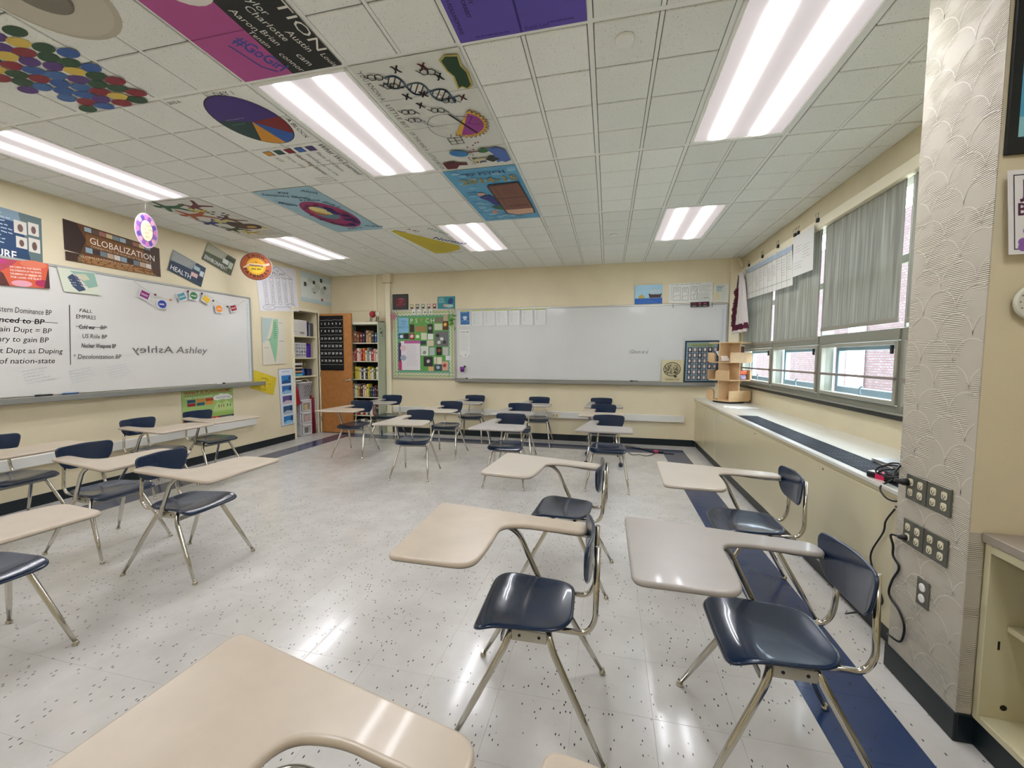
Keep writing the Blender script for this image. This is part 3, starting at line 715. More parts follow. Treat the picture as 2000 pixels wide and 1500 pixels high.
# left wall: u = +y, v = z, facing +x
def L(y, z, d=0): return (XL+d, y, z)
r = root('whiteboard', L(-1.2, .96), 'long left whiteboard with handwritten notes in black marker', 'whiteboard')
y0, y1, z0, z1 = -2.1, 1.775, 1.005, 2.195
build(MB().box(XL, XL+.014, y0, y1, z0, z1, M_wbs), 'writing_surface', r)
m = MB()
for b in ((XL, XL+.022, y0, y1, z1-.012, z1+.012), (XL, XL+.022, y1-.012, y1+.012, z0, z1), (XL, XL+.022, y0-.012, y0+.012, z0, z1)): m.bbox(*b, M_silver, .003)
build(m, 'frame', r)
m = MB(); m.bbox(XL+.012, XL+.085, y0, y1+.16, z0-.022, z0-.008, M_tray, .004); m.bbox(XL+.072, XL+.088, y0, y1+.16, z0-.06, z0-.006, M_tray, .005); m.bbox(XL+.0, XL+.02, y0, y1-.05, z0-.055, z0-.01, M_tray, .004); build(m, 'marker_tray', r)
m = MB(); m.bbox(XL+.014, XL+.017, y1-.062, y1-.022, z0+.01, z1-.05, mat('measuring_strip', 'cfd6d8', .5), .001); q = build(m, 'measuring_strip', r)
A = Art(.04, 1.1)
for k in range(36): A.rect(.004, .01+k*.03, .012+.008*(k % 2), .006, '8d99a2')
A.lay('scale_marks', L(y1-.062, z1-.055, .017), L(y1-.022, z1-.055, .017), L(y1-.062, z0+.05, .017), r)
A = Art(3.0, 1.2)                                          # u = y + 1.25, v = z - 1.0
U = lambda y: y+1.25
def hand(t, ya, yb, z, size, col=INK, bold=False, rot=0): A.text(t, U(ya), z-1.0, size, col, fit=yb-ya, bold=bold, shear=.18, rot=rot)
hand('Western Dominance BP', -.80, -.40, 1.735, .070); hand('advanced to BP', -.86, -.455, 1.648, .064, bold=True); A.line([(U(-.8), .672), (U(-.36), .668)], .004, INK)
hand('tech: Gain Dupt = BP', -.92, -.41, 1.568, .066); hand('military to gain BP', -.86, -.435, 1.483, .068); hand('power at Dupt as Duping', -.95, -.34, 1.385, .066); hand('Prob of nation-state', -.90, -.40, 1.295, .068)
A.line([(U(-.265), .845), (U(-.285), .28)], .006, INK)
hand('FALL', -.195, -.09, 1.79, .045); hand('EMPIRES', -.225, -.065, 1.725, .055); hand('Cold war', -.205, -.075, 1.628, .056, bold=True); hand('BP', -.035, .02, 1.632, .056); A.line([(U(-.225), .648), (U(.03), .652)], .004, INK)
hand('US Role BP', -.185, .02, 1.538, .060); hand('Nuclear Weapons BP', -.195, .095, 1.445, .060, bold=True); hand('* Decolonization BP', -.265, .135, 1.335, .064)
A.text('Ashley', U(1.10), .395, .125, '55555a', fit=.42, shear=.1, align='L') if False else None
hand('Ashley', .705, 1.09, 1.40, .115, '6a6866')
V_, F_, w_ = glyphs('Ashley'); s_ = .43/w_; A.add([(U(.675)-(x)*s_, y*.115+.40) for x, y in V_], [tuple(f[::-1]) for f in F_], '6a6866')
for (ya, za) in ((-.60, 1.10), (-.28, 1.09), (.03, 1.12)): A.scrib(U(ya), za-1.0, .24, .14, 5, 'bfc3c6', t=.006, fill=.7, rot=12)
A.lay('handwriting', L(-1.25, 2.2, .0145), L(1.75, 2.2, .0145), L(-1.25, 1.0, .0145), r)['kind'] = 'stuff'

r = root('whiteboard', (-.3, YB, .96), 'long whiteboard on the back wall, nearly empty', 'whiteboard')
x0, x1, z0, z1 = -2.458, 1.815, 1.005, 2.175
build(MB().box(x0, x1, YB-.014, YB, z0, z1, mat('whiteboard_surface_back', 'd3d4d2', .25, coat=.3, noise=(1.2, .6, 'c9cac8'))), 'writing_surface', r)
m = MB()
for b in ((x0, x1, YB-.022, YB, z1-.01, z1+.014), (x1-.012, x1+.014, YB-.022, YB, z0, z1), (x0-.014, x0+.012, YB-.022, YB, z0, z1)): m.bbox(*b, M_silver, .003)
build(m, 'frame', r)
m = MB(); m.bbox(x0, x1-.15, YB-.085, YB, z0-.022, z0-.008, M_tray, .004); m.bbox(x0, x1-.15, YB-.09, YB-.072, z0-.062, z0-.006, M_tray, .005); build(m, 'marker_tray', r)
A = Art(.05, 1.1)
for k in range(30): A.rect(.008, .012+k*.036, .026, .020, 'b7c3cf')
A.lay('measuring_strip', (1.735, YB-.0145, 2.12), (1.785, YB-.0145, 2.12), (1.735, YB-.0145, 1.05), r)
A = Art(4.2, 1.2); A.text('(Gibson et al', 2.82, .435, .085, '5a5a60', fit=.28, shear=.15); A.lay('handwriting', (-2.4, YB-.0145, 2.2), (1.8, YB-.0145, 2.2), (-2.4, YB-.0145, 1.0), r)['kind'] = 'stuff'
def marker(x, y, z, rz, cap, body, label):
    mb = MB(); T = Matrix.Translation((x, y, z+.0085)) @ Matrix.Rotation(rz, 4, 'Z') @ Matrix.Rotation(pi/2, 4, 'Y')
    rt = build(MB().lathe([(.006, -.045), (.0085, -.04), (.0085, .035), (.006, .04)], (0, 0, 0), body, 10, T=T), 'marker_pen'); tag(rt, label, 'marker')
    build(MB().lathe([(.0092, .036), (.0092, .072), (.006, .076)], (0, 0, 0), cap, 10, T=T), 'cap', rt)
M_inkb = mat('marker_blue', '2c5a86', .4); zt = .997
marker(XL+.045, -.49, zt, -pi/2, M_black, mat('marker_dark', '24211f', .4), 'thick black marker in the left whiteboard tray'); marker(XL+.045, -.30, zt, -pi/2, M_inkb, M_inkb, 'blue marker in the left whiteboard tray')
marker(XL+.045, 1.23, zt, pi/2, M_black, M_white, 'white and black marker near the right end of the left tray')
marker(-2.20, YB-.045, zt, pi, M_black, M_white, 'marker at the left end of the back whiteboard tray'); marker(.52, YB-.045, zt, pi, M_black, M_steel, 'marker on the back tray left of the brain plaque')

# ------------------------------------------------------------------ posters on the left wall
A = Art(100, 70); A.rect(0, 0, 100, 70, '1b3f68'); A.rect(0, 55, 100, 15, '7f97a8'); A.rect(60, 0, 40, 12, '1a3d60'); A.poly([(70, 70), (100, 70), (100, 0), (85, 0)], '5f7274')
A.scrib(4, 20, 60, 45, 9, 'b9c8d6', fill=.9)
for (a, b, c, d) in ((64, 40, 16, 18, ), (82, 42, 14, 18), (66, 20, 14, 16), (82, 18, 15, 20)): A.rect(a, b, c, d, 'd8d2c8'); A.ell(a+c/2, b+d*.45, c*.22, d*.3, '6b4f48')
A.text('CULTURE', 4, 3, 15, 'f0f0ee', fit=62, bold=True)
poster('poster', L(-.92, 2.63), L(-.42, 2.60), L(-.93, 2.20), '1b3f68', 'blue culture poster cut by the left edge of the view', 'poster', A)
A = Art(200, 75); A.rect(0, 0, 200, 75, '5c3a1e'); A.poly([(0, 0), (28, 0), (40, 38), (24, 75), (0, 75)], '2e1a10'); A.rect(40, 25, 150, 30, '7a4f24'); A.poly([(175, 0), (200, 0), (200, 75), (160, 60)], '4a3226')
for k in range(10): A.rect(38+k*14, 60, 13, 11, ['9db3bf', '5a4a40', 'a06a60', 'c9b48a', '7a8b94'][k % 5]); A.rect(38+k*14, 7, 13, 13, ['87a3b5', 'c0a48c', '3c2c28', 'd8d0c8', '6f7f88'][(k*2) % 5])
A.text('GLOBALIZATION', 46, 32, 24, 'f2e8dc', fit=140); A.text('CONNECTING THE PEOPLES OF THE WORLD', 48, 23, 7, 'd8b890', fit=130)
p = poster('poster', L(-.268, 2.652), L(.585, 2.590), L(-.268, 2.365), '5c3a1e', 'brown globalization banner poster above the left whiteboard', 'poster', A)
A = Art(200, 30); A.rect(0, 0, 200, 30, '7a4a1c'); A.rect(0, 0, 30, 30, '3a2212'); A.rect(180, 0, 20, 30, '4a2c18'); A.text('GLOBALIZATION is a result of', 25, 21, 8, 'ecd9b8', fit=110); A.scrib(22, 2, 160, 18, 4, 'd8b478', fill=.95)
A.lay('caption_strip', L(-.266, 2.352, .006), L(.585, 2.355, .006), L(-.266, 2.268, .006), p)
def small_poster(TL, TR, BL, base, word, label, extra):
    A = Art(100, 62); A.rect(0, 0, 100, 62, base[0]); A.poly([(0, 30), (62, 36), (70, 62), (0, 62)], base[1]); A.scrib(4, 34, 55, 24, 6, base[2], fill=.95)
    for (a, b, c, d, col) in extra: A.rect(a, b, c, d, col)
    A.text(word, 4, 6, 19, 'f4f4f2', fit=60 if len(word) < 8 else 78); poster('poster', TL, TR, BL, base[0], label, 'poster', A, lift=.006)
small_poster(L(.739, 2.618), L(1.138, 2.486), L(.664, 2.368), ('14304a', '8a8f90', 'b9bab6'), 'HEALTH', 'tilted dark blue health poster between globalization and environment', [(66, 40, 18, 12, '9fb8bf'), (62, 18, 20, 12, 'd8b4ae'), (86, 30, 12, 16, 'c7ccd0'), (84, 10, 12, 14, '0f2030')])
small_poster(L(1.181, 2.823), L(1.584, 2.695), L(1.09, 2.589), ('4a5236', 'a09f8c', 'c9c9ba'), 'ENVIRONMENT', 'tilted olive environment poster near the ceiling', [(60, 26, 20, 16, 'd6dad4'), (82, 20, 14, 22, 'b8bfa8'), (66, 46, 28, 8, '2c3024')])
A = Art(100, 85); A.rect(0, 0, 100, 85, 'dddbdf'); c = '77777c'
A.line([(12, 66), (50, 84), (88, 64), (12, 66)], .7, c); A.text('THE', 46, 74, 5, c); A.text('5 PILLARS', 30, 67.5, 8, '606068', fit=40)
for k in range(5):
    x = 16+k*16.5; A.line([(x-5, 62), (x+7, 62)], .8, c); A.line([(x-3, 60), (x-1, 18)], .6, c); A.line([(x+5, 60), (x+5, 18)], .6, c); A.scrib(x, 20, 4, 36, 12, '55555c', fill=.7, seg=2); A.arc(x+2, 15, 4, 3, 0, 360, .6, c)
A.arc(22, 7, 14, 5, 0, 360, .6, c); A.line([(36, 7), (80, 9)], .6, c); A.arc(80, 10, 10, 5, 0, 360, .6, c); A.scrib(14, 4, 16, 6, 3, 'a0a0a6')
poster('poster', L(1.90, 2.72), L(2.69, 2.80), L(1.955, 2.035), 'dddbdf', 'white paper drawing of five pillars under a pediment', 'drawing', A)
A = Art(100, 58); A.rect(0, 0, 100, 58, 'd5dbd8'); A.rect(0, 46, 100, 12, 'c2d0d2'); A.rect(0, 0, 100, 8, 'bccfd4')
for (x, y, w, h) in ((10, 30, 8, 8), (38, 38, 8, 7), (62, 45, 8, 8), (74, 32, 8, 7), (38, 20, 8, 6)): A.rect(x, y, w, h, '3c3c3e'); A.scrib(x+9, y+2, 10, 5, 3, '8a8f90')
for (x, y, rx, ry) in ((30, 44, 14, 8), (52, 34, 16, 12), (70, 28, 12, 14), (40, 26, 12, 8)): A.ell(x, y, rx*.6, ry*.6, 'bfc7bf')
A.ell(68, 10, 4, 3, '9a5a6a'); A.scrib(60, 14, 36, 20, 8, 'a9b1b0'); poster('poster', L(2.80, 2.80), L(3.57, 2.79), L(2.80, 2.30), 'd5dbd8', 'pale world map poster in the far left corner', 'poster', A)
A = Art(60, 100); A.rect(0, 0, 60, 100, 'd8d2c2'); A.poly([(0, 45), (10, 50), (28, 98), (0, 98)], 'b3c4bf'); A.poly([(30, 96), (41, 98), (43, 70), (40, 50), (37, 25), (32, 2), (17, 52), (22, 60), (27, 75)], '8fc09b'); A.line([(46, 80), (56, 66)], .6, '666')if False else None
A.scrib(30, 55, 8, 36, 8, '3c5c48', seg=2); A.scrib(12, 50, 10, 5, 2, '555555'); A.scrib(44, 48, 14, 4, 1, '777777'); A.scrib(4, 34, 12, 3, 1, '777777'); A.scrib(44, 88, 12, 3, 1, '777777')
poster('poster', L(1.975, 1.955), L(2.415, 1.965), L(1.975, 1.24), 'd8d2c2', 'tall map poster with a green wedge shaped country', 'poster', A, lift=.008)
A = Art(100, 62); A.rect(0, 0, 100, 62, 'd9c132'); A.arc(50, 36, 14, 10, 20, 160, 1.0, '4a4418'); A.arc(50, 34, 20, 14, 30, 150, .8, '4a4418'); A.line([(54, 40), (50, 26), (54, 18), (58, 26), (56, 38)], .9, '3c3614'); A.line([(66, 30), (74, 34), (80, 28)], .9, '3c3614'); A.line([(22, 34), (26, 22), (34, 14)], .7, '6b6222'); A.scrib(20, 6, 50, 5, 1, '8c8130')
poster('paper_sheet', L(1.82, 1.165), L(2.225, 1.035), L(1.745, .905), 'd9c132', 'yellow sheet with a faint pencil drawing, beside the tray end', 'drawing', A, lift=.006)
A = Art(32, 92); A.rect(0, 0, 32, 92, '5a6068'); A.rect(.7, .7, 30.6, 90.6, 'd6dee8'); A.text('NORTHWEST', 8, 86, 3, '667080', fit=16)
for k, c in enumerate(('2a74b4', '4d8fc0', '35548c', '33608f', '7a6aa0')[::-1]):
    y = 68-k*16.4; cc = ('2c7cc0', '2a6aae', '5a4a86', '34587f', '2477bc')[k]; A.rect(6, y, 20, 13, cc); A.poly([(6, y), (26, y), (26, y+4), (14, y+6), (6, y+3)], ('1d4f80', '8fb8d8', 'c9b8c8', 'a9bccb', '8cc0e0')[k]); A.poly([(20, y+6), (26, y+5), (26, y+13), (22, y+11)], '1c3a60')
poster('poster', L(2.262, 1.168), L(2.572, 1.178), L(2.292, .25), 'd6dee8', 'tall narrow poster with five small blue pictures', 'poster', A)
A = Art(100, 68); A.rect(0, 0, 100, 68, '9dbb6c'); A.text('WHAT IS PLAGIARISM?', 4, 57, 10, 'b03a2c', fit=90, bold=True); A.line([(4, 54), (96, 56)], .8, '4a4a30'); A.text('TYPES OF PLAGIARISM', 5, 47, 6, 'e6eed8', fit=52)
for k in range(6): A.rect(9+(k % 3)*17, 38-(k//3)*8, 15, 7, ('27566c', 'd98a3c', 'c2452e', '9c2438', '27566c', 'd98a3c')[k])
for (x, y, q) in ((66, 44, 8), (75, 46, 9), (85, 45, 9), (92, 43, 6)): A.ell(x, y, q, q*.8, 'f2f4ee')
A.text('TO BE, OR NOT TO BE.', 63, 42, 5, '4a4a4a', fit=30); A.poly([(58, 20), (66, 34), (76, 28), (84, 36), (98, 26), (98, 12), (58, 12)], 'b4cc84'); A.rect(0, 0, 100, 8, '8fb058')
for x in (68, 73, 78, 86, 92): A.rect(x, 20, 1.6, 7, ('6a4a30', 'b03a2c', '3c3c3c')[int(x) % 3])
p = poster('poster', L(.757, .948), L(1.455, .952), L(.757, .575), '9dbb6c', 'green poster asking what is plagiarism, below the left whiteboard', 'poster', A)
A = Art(100, 10); A.rect(0, 0, 70, 10, 'b8322e'); A.rect(70, 0, 30, 10, '44464c'); A.text('HOW CAN I AVOID IT?', 18, 2, 8, 'f0e6e0', fit=48, bold=True); A.scrib(72, 1.5, 26, 7, 2, 'aaaaac'); A.lay('caption_strip', L(.757, .575, .006), L(1.455, .578, .006), L(.757, .505, .006), p)
A = Art(100, 66); A.rect(0, 0, 100, 66, 'd9603e'); A.poly([(0, 66), (40, 66), (28, 50), (0, 30)], 'b8465a'); A.poly([(0, 0), (22, 0), (12, 30), (0, 40)], '5c2c28'); A.ell(70, 60, 26, 10, 'e07a5c'); A.ell(45, 8, 20, 8, 'e8a6b4'); A.ell(85, 12, 14, 10, 'b02a5a')
A.poly([(88, 0), (100, 0), (100, 60), (94, 30)], '4a2a24'); A.ell(10, 60, 9, 6, 'c03a80'); A.ell(66, 30, 8, 4, 'e89a70')
for k, t in enumerate(('WE CARRY IN OUR HEARTS', 'THE STRENGTH OF THE PEOPLE', 'THE MEMORY OF WHO WE ARE', 'THE LAND WE BUILT')): A.text(t, 24, 46-k*8.5, 6.5, 'f4e2da', fit=60, bold=True)
poster('poster', L(-.74, 2.178), L(-.405, 2.20), L(-.74, 1.955), 'd9603e', 'small orange and pink quotation poster hanging over the whiteboard frame', 'poster', A, lift=.026)
A = Art(100, 75); A.rect(0, 0, 100, 75, 'd3d8c4'); A.poly([(30, 70), (98, 74), (98, 30), (70, 20), (50, 50)], '8fb3a4'); A.poly([(20, 48), (34, 60), (46, 58), (52, 40), (60, 12), (40, 4), (26, 20)], '3a4a66'); A.poly([(40, 62), (72, 66), (80, 50), (60, 42)], 'c9c6a8')
for k in range(5): A.line([(38+k*3, 58-k*8), (58+k*2, 50-k*8)], 1.6, 'c08890' if k % 2 else 'e6e4e0')
for k in range(10): A.ell(24+(k % 4)*4, 24+(k//4)*8, 1.2, 1.2, 'e0e4e6')
poster('poster', L(-.345, 2.185), L(-.055, 2.187), L(-.305, 1.97), 'd3d8c4', 'small green and white eagle picture over the whiteboard frame', 'poster', A, lift=.026)
# raceway and outlet on the left wall
m = MB(); m.bbox(XL, XL+.045, -2.6, 1.79, .375, .47, mat('raceway_metal', 'dcdbd4', .4), .004); tag(build(m, 'raceway'), 'white cable raceway along the left wall', 'raceway')
# garland
r = root('garland', L(1.0, 2.0, .05), 'string of small coloured paper pennants across the left whiteboard', 'garland')
G = [(.284, 2.165), (.43, 2.075), (.60, 2.02), (.70, 2.03), (.84, 2.165), (.95, 2.165), (1.05, 2.165), (1.15, 2.13), (1.28, 2.06), (1.42, 2.04), (1.55, 2.07), (1.67, 2.15)]
build(MB().tube([L(y, z, .04) for y, z in G], .002, mat('string', 'c9c0ae', .7), 5), 'string', r)
PN = [(.385, 2.035, '8c1d74', 'ROCOVITT', -22, 0), (.565, 1.955, '1d3a9c', 'MR.', 0, 1), (.795, 2.075, '2f8f9c', 'SHOULD', 25, 0), (.94, 2.105, '1f7a3c', 'FRIZ', 0, 1), (1.10, 2.085, 'e0b62a', '', -30, 0), (1.275, 1.985, 'e88a1c', 'CAN', 0, 2), (1.49, 2.02, '9c1226', 'PICK', 18, 0)]
for (y, z, col, t, rot, kind) in PN:
    A = Art(100, 100); c_, s_ = cos(radians(rot)), sin(radians(rot)); h = .058
    q = lambda a, b: L(y+(a*c_-b*s_)*h, z+(a*s_+b*c_)*h, .034)
    m = MB(); m.face([q(-1, -.9), q(1, -.9), q(1, 1), q(-1, 1)], mat('pennant_backing', 'd2d4d6', .6)); pn = build(m, 'pennant', r)
    if kind == 0: A.poly([(12+k*7.6, 88 if k % 2 else 80) for k in range(11)]+[(88-k*7.6, 14 if k % 2 else 22) for k in range(11)], col)
    elif kind == 1: A.poly([(50+(44 if k % 2 else 37)*cos(2*pi*k/28), 50+(44 if k % 2 else 37)*sin(2*pi*k/28)) for k in range(28)], col)
    else: A.poly([(50+44*cos(2*pi*k/7+.3), 50+44*sin(2*pi*k/7+.3)) for k in range(7)], col)
    if t: A.text(t, 50, 40, 24, 'eeeae6', align='C', bold=True, fit=min(60, 18*len(t)))
    A.lay('pennant_face', q(-1, 1), q(1, 1), q(-1, -.9), pn, off=.001)
for (y, z, c) in ((.49, 2.055, '7a1530'), (.655, 2.018, 'c9683a'), (.865, 2.15, '6a1a2a'), (1.04, 2.15, '1c2a4a'), (1.19, 2.08, '2a1420'), (1.39, 2.03, '2a1018')):
    build(MB().lathe([(.002, -.012), (.011, -.006), (.011, .006), (.002, .012)], L(y, z, .042), mat('bead_'+c, c, .3), 10), 'bead', r)
# two discs hanging from the ceiling on threads
def hang_disc(c, w, h, nrm, art, label, ceil, aw=100):
    c = Vector(c); nrm = Vector(nrm).normalized(); U_ = Vector((0, 0, 1)).cross(nrm)*-1; U_ = Vector((-nrm.y, nrm.x, 0)).normalized(); Z = Vector((0, 0, 1)); r = root('hanging_disc', c-Z*h/2, label, 'hanging sign')
    n = 40; P = [c+U_*(w/2*cos(2*pi*k/n))+Z*(h/2*sin(2*pi*k/n)) for k in range(n)]; m = MB(); pm = mat('card', 'd9c8d2', .6); m.face(P, pm); m.face([p-nrm*.003 for p in P][::-1], pm)
    for k in range(n): j = (k+1) % n; m.face([P[k]-nrm*.003, P[j]-nrm*.003, P[j], P[k]], pm)
    build(m, 'card', r); art.lay('print', c-U_*w/2+Z*h/2, c+U_*w/2+Z*h/2, c-U_*w/2-Z*h/2, r, off=.0008)
    build(MB().tube([c+Z*h/2, (ceil[0], ceil[1], CZ-.004)], .0008, mat('thread', 'cfcabc', .7), 4), 'thread', r)
A = Art(100, 100); A.ell(50, 50, 48, 48, 'b98cc0'); A.ell(50, 50, 40, 42, '7a5a9c', rot=0)
for k in range(16): a = 2*pi*k/16; A.ell(50+38*cos(a), 50+38*sin(a), 8, 7, ('c878ae', '5a4a9a', 'd9a0b8', '8a5aa6')[k % 4])
A.ell(50, 50, 26, 30, 'e8dcb8')
for k, t in enumerate(('BECOME', 'YOUR OWN', 'BEST', 'SELF')): A.text(t, 50, 62-k*11, 9, 'a08a6a', align='C')
hang_disc((-4.234, -.03, 2.565), .225, .325, (1, .12, 0), A, 'purple edged oval card hanging beside the globalization poster', (-4.234, -.03))
A = Art(100, 100); A.ell(50, 50, 49, 49, '4a2018'); A.ell(50, 50, 47, 47, 'a8562e'); A.ell(50, 50, 30, 30, 'e3a12a'); A.ell(50, 44, 22, 18, 'f0cc3c')
for k in range(24): a = 2*pi*k/24; A.poly([(50+22*cos(a-.06), 48+22*sin(a-.06)), (50+22*cos(a+.06), 48+22*sin(a+.06)), (50+34*cos(a), 48+34*sin(a))], 'f0c83c')
A.poly([(10, 44), (30, 60), (70, 58), (90, 66), (92, 58), (70, 50), (34, 52), (12, 40)], 'e0c0a0')
for k, ch in enumerate('SHOW'): a = radians(122-k*21); A.text(ch, 50+37*cos(a), 50+37*sin(a)-4, 15, '33161a', align='C', rot=math.degrees(a)-90, bold=True)
for k, ch in enumerate('FAIRNESS'): a = radians(-158+k*19.5); A.text(ch, 50+42*cos(a), 50+42*sin(a)+1, 15, '33161a', align='C', rot=math.degrees(a)+90, bold=True)
A.text('In', 50, 62, 8, '5a3020', align='C', bold=True); A.text('everything', 50, 50, 10, '6a4a28', align='C', bold=True); A.text('you do!', 50, 38, 10, '6a4a28', align='C', bold=True)
hang_disc((-4.50, 1.50, 2.565), .37, .37, (.66, -.75, 0), A, 'round orange fairness sign hanging near the environment poster', (-4.50, 1.50))

# ------------------------------------------------------------------ painted ceiling tiles (seen from below: u=+x, v=-y)
CTZ = CZ-.007
def ceil_art(A, i0, i1, j0, j1, key):
    A.lay('painting', (i0*FT, j0*FT, CTZ), (i1*FT, j0*FT, CTZ), (i0*FT, j1*FT, CTZ), CT[key], off=.0006, n=(0, 0, -1))
g = .04
A = Art(2, 4); A.rect(g, g, 2-2*g, 4-2*g, '5a49a8'); A.rect(.985, g, .03, 4-g*2, '2c1f74')
for k, t in enumerate(('PAINTED BY', 'RACHEL FORREST', '&', 'HANNAH FOLI-HOPKINS')[::-1]): A.text(t, .10+k*.1, 1.15, .085, '1e1450', rot=-90, bold=True)
A.text('Keith Lee', 1.06, .08, .09, '2c1f74'); A.scrib(.3, .07, .6, .07, 1, '3a2c84'); A.scrib(1.4, .1, .5, .08, 1, '3a2c84'); ceil_art(A, -2, 0, -8, -4, (-2, -8))
A = Art(2, 4); A.rect(.02, g, .99, 4-2*g, 'b24c90'); A.rect(1.0, g, .96, 4-2*g, '101612'); A.rect(.02, 1.0, .98, .02, '8a2a6a'); A.rect(.02, 2.0, .98, .02, '8a2a6a')
A.ell(.85, 1.95, .42, .48, 'e6e0da'); A.line([(.78, 1.85), (.9, 1.75), (1.0, 1.9)], .03, 'b05a3a'); A.arc(.86, 2.0, .12, .1, 0, 300, .03, 'b05a3a')
V_ = ['#Ford', 'Cup']; A.text('#GoGirl', .62, .86, .34, '3c48a0', rot=-72, fit=.76, bold=True)
A.line([(.5, .8), (.62, .3), (.78, .14)], .03, '3c48a0')
W_ = 'e4e4da'; A.text('DETENTION', 1.78, 2.55, .25, W_, rot=-90, fit=2.15)
for (t, x, y, s) in (('Louis', 1.76, .34, .14), ('Taylor', 1.45, 1.60, .17), ('Austin', 1.56, .85, .17), ('Katie', 1.52, 2.35, .17), ('Charlotte', 1.33, 1.35, .17), ('Molly', 1.32, 2.35, .17), ('cam', 1.37, .42, .17), ('Aaron', 1.08, 1.35, .16), ('Brian', 1.20, .95, .15), ('Sang', 1.16, 2.3, .17), ('Victoria', 1.04, 2.1, .15), ('Tenzin', 1.02, .98, .13), ('connor', 1.12, .50, .15)): A.text(t, x, y, s, W_, rot=-82, shear=.1)
ceil_art(A, -6, -4, -8, -4, (-6, -8))
A = Art(2.5, 4); rd = random.Random(3); cols = ['8a1c2c', '54307c', '3a6aa8', '1f4a2a', 'd8bc50', '2c5aa0']
A.ell(.35, 2.3, .42, .30, '8fb4cc'); A.ell(.6, 2.55, .2, .12, '3a74a8'); A.poly([(.55, 2.15), (.85, 2.1), (1.2, 1.65), (.95, 1.7), (.6, 1.9)], '151a28'); A.poly([(.8, 1.9), (.95, 1.85), (.9, 1.7)], 'e0dcd0')
for rr in range(11):
    for cc in range(5):
        x = .35+cc*.42+(rr % 2)*.2; y = 1.75-rr*.165
        if x+y*.25 > 2.55 or (cc < 1 and rr > 6): continue
        A.ell(x+rd.uniform(-.03, .03), y, .19, .105, cols[(rr*3+cc*2+rd.randint(0, 1)) % 6], 18, rot=rd.uniform(-12, 5))
ceil_art(A, -10.4, -7.9, -8, -4, (-10, -8))
A = Art(2, 4); cx, cy = 1.10, 3.0; A.ell(cx, cy, .70, .87, '14141a', 36)
for (a0, a1, c) in ((0, 168, '3c2678'), (168, 232, '0f3a38'), (232, 275, 'd9962c'), (275, 318, '1d56a8'), (318, 362, '7c0f1a')): A.ell(cx, cy, .68, .85, c, 20, a0, a1)
A.scrib(.62, 3.1, .5, .1, 1, 'a8a0c8', t=.012); A.scrib(.6, 2.95, .4, .06, 1, '7fa89a', t=.01)
A.text('DAY 1', 1.15, 3.84, .15, '2a2a2c', align='L', rot=-5); A.text('A BLOCK', 1.86, 2.95, .14, '2a2a2c', rot=-100, fit=.75); A.text('2015 A', .04, 3.83, .10, '4a4a3c', bold=True)
for k, c in enumerate(('d9962c', '155248', '8a1424', '2260b0', '3c2678')): A.rect(.27+k*.29, 1.70, .20, .2, '222'if False else '26262a'); A.rect(.285+k*.29, 1.715, .17, .17, c)
for k, (t, s, c) in enumerate((('Kill', .17, 'b0a890'), ('How We', .17, 'a09a88'), ('Red Flag Scenes', .17, '6a2a30'), ('Howling for no one', .15, '6f7a84'), ('Facts 2/15/Steno', .15, '4a4658'), ('What We Learned', .21, '3a3a3c'))): A.text(t, .34+k*.29, 1.62 if k < 5 else 1.95, s, c, rot=-90, shear=.2)
A.scrib(.5, .1, .5, .35, 3, 'b9b09a'); ceil_art(A, -8, -6, -4, 0, (-8, -4))
A = Art(2, 4); A.rect(.03, .03, 1.94, 3.94, 'd2d4cc')
def person(x, y, s, rot, c):
    c_, q = cos(radians(rot)), sin(radians(rot)); P = [(-.05, .5), (.05, .5), (.09, .38), (.5, .42), (.5, .33), (.12, .2), (.16, -.1), (.42, -.5), (.3, -.54), (0, -.16), (-.34, -.52), (-.44, -.44), (-.16, -.06), (-.14, .2), (-.5, .36), (-.46, .45), (-.09, .38)]
    A.poly([(x+(a*c_-b*q)*s, y+(a*q+b*c_)*s) for a, b in P], c); A.ell(x-.52*s*q, y+.52*s*c_, .11*s, .12*s, c)
for (x, y, s, rr, c) in ((.5, 3.5, .95, 70, '1c5a3a'), (1.35, 3.45, .8, 110, '5c1020'), (.55, 2.75, 1.0, 80, 'a4502c'), (1.0, 3.05, .5, 60, 'c4ba4a'), (.35, 2.0, .8, 100, '26307c'), (.8, 2.0, .6, 70, 'c9bf5a'), (.5, 1.2, .8, 95, '1a3c1c'), (.75, .7, .6, 60, 'b8aa3c'), (1.3, 2.1, .75, 30, '5a3018')): person(x, y, s, rr, c)
for k in range(8): A.ell(1.15+.22*(k % 3), 2.9-.17*(k//2), .07, .05, '1c1c22' if k % 2 else '2a3a6a')
A.ell(.95, 1.55, .30, .42, '241812'); A.ell(1.3, 1.35, .42, .30, '3a1c14'); A.ell(1.3, 1.3, .2, .12, 'b8984a'); A.poly([(1.55, 1.1), (1.85, 1.0), (1.7, 1.25)], 'c9b45a'); A.scrib(1.0, .3, .9, .6, 5, '6a5a50', t=.025); ceil_art(A, -14, -12, 0, 4, (-14, 0))
A = Art(2, 4); A.rect(.02, .02, 1.96, 3.96, '9cc2d2'); P = [(1.0+.78*cos(a)*(1 if cos(a) > 0 else .85), 1.72+1.28*sin(a)) for a in [2*pi*k/40 for k in range(40)]]; A.poly(P, '9c3068')
rd = random.Random(5)
for k in range(26): a = rd.uniform(0, 6.28); A.ell(1.0+.62*cos(a), 1.72+1.0*sin(a), .10, .05, '6c1c48', 10, rot=rd.uniform(0, 90))
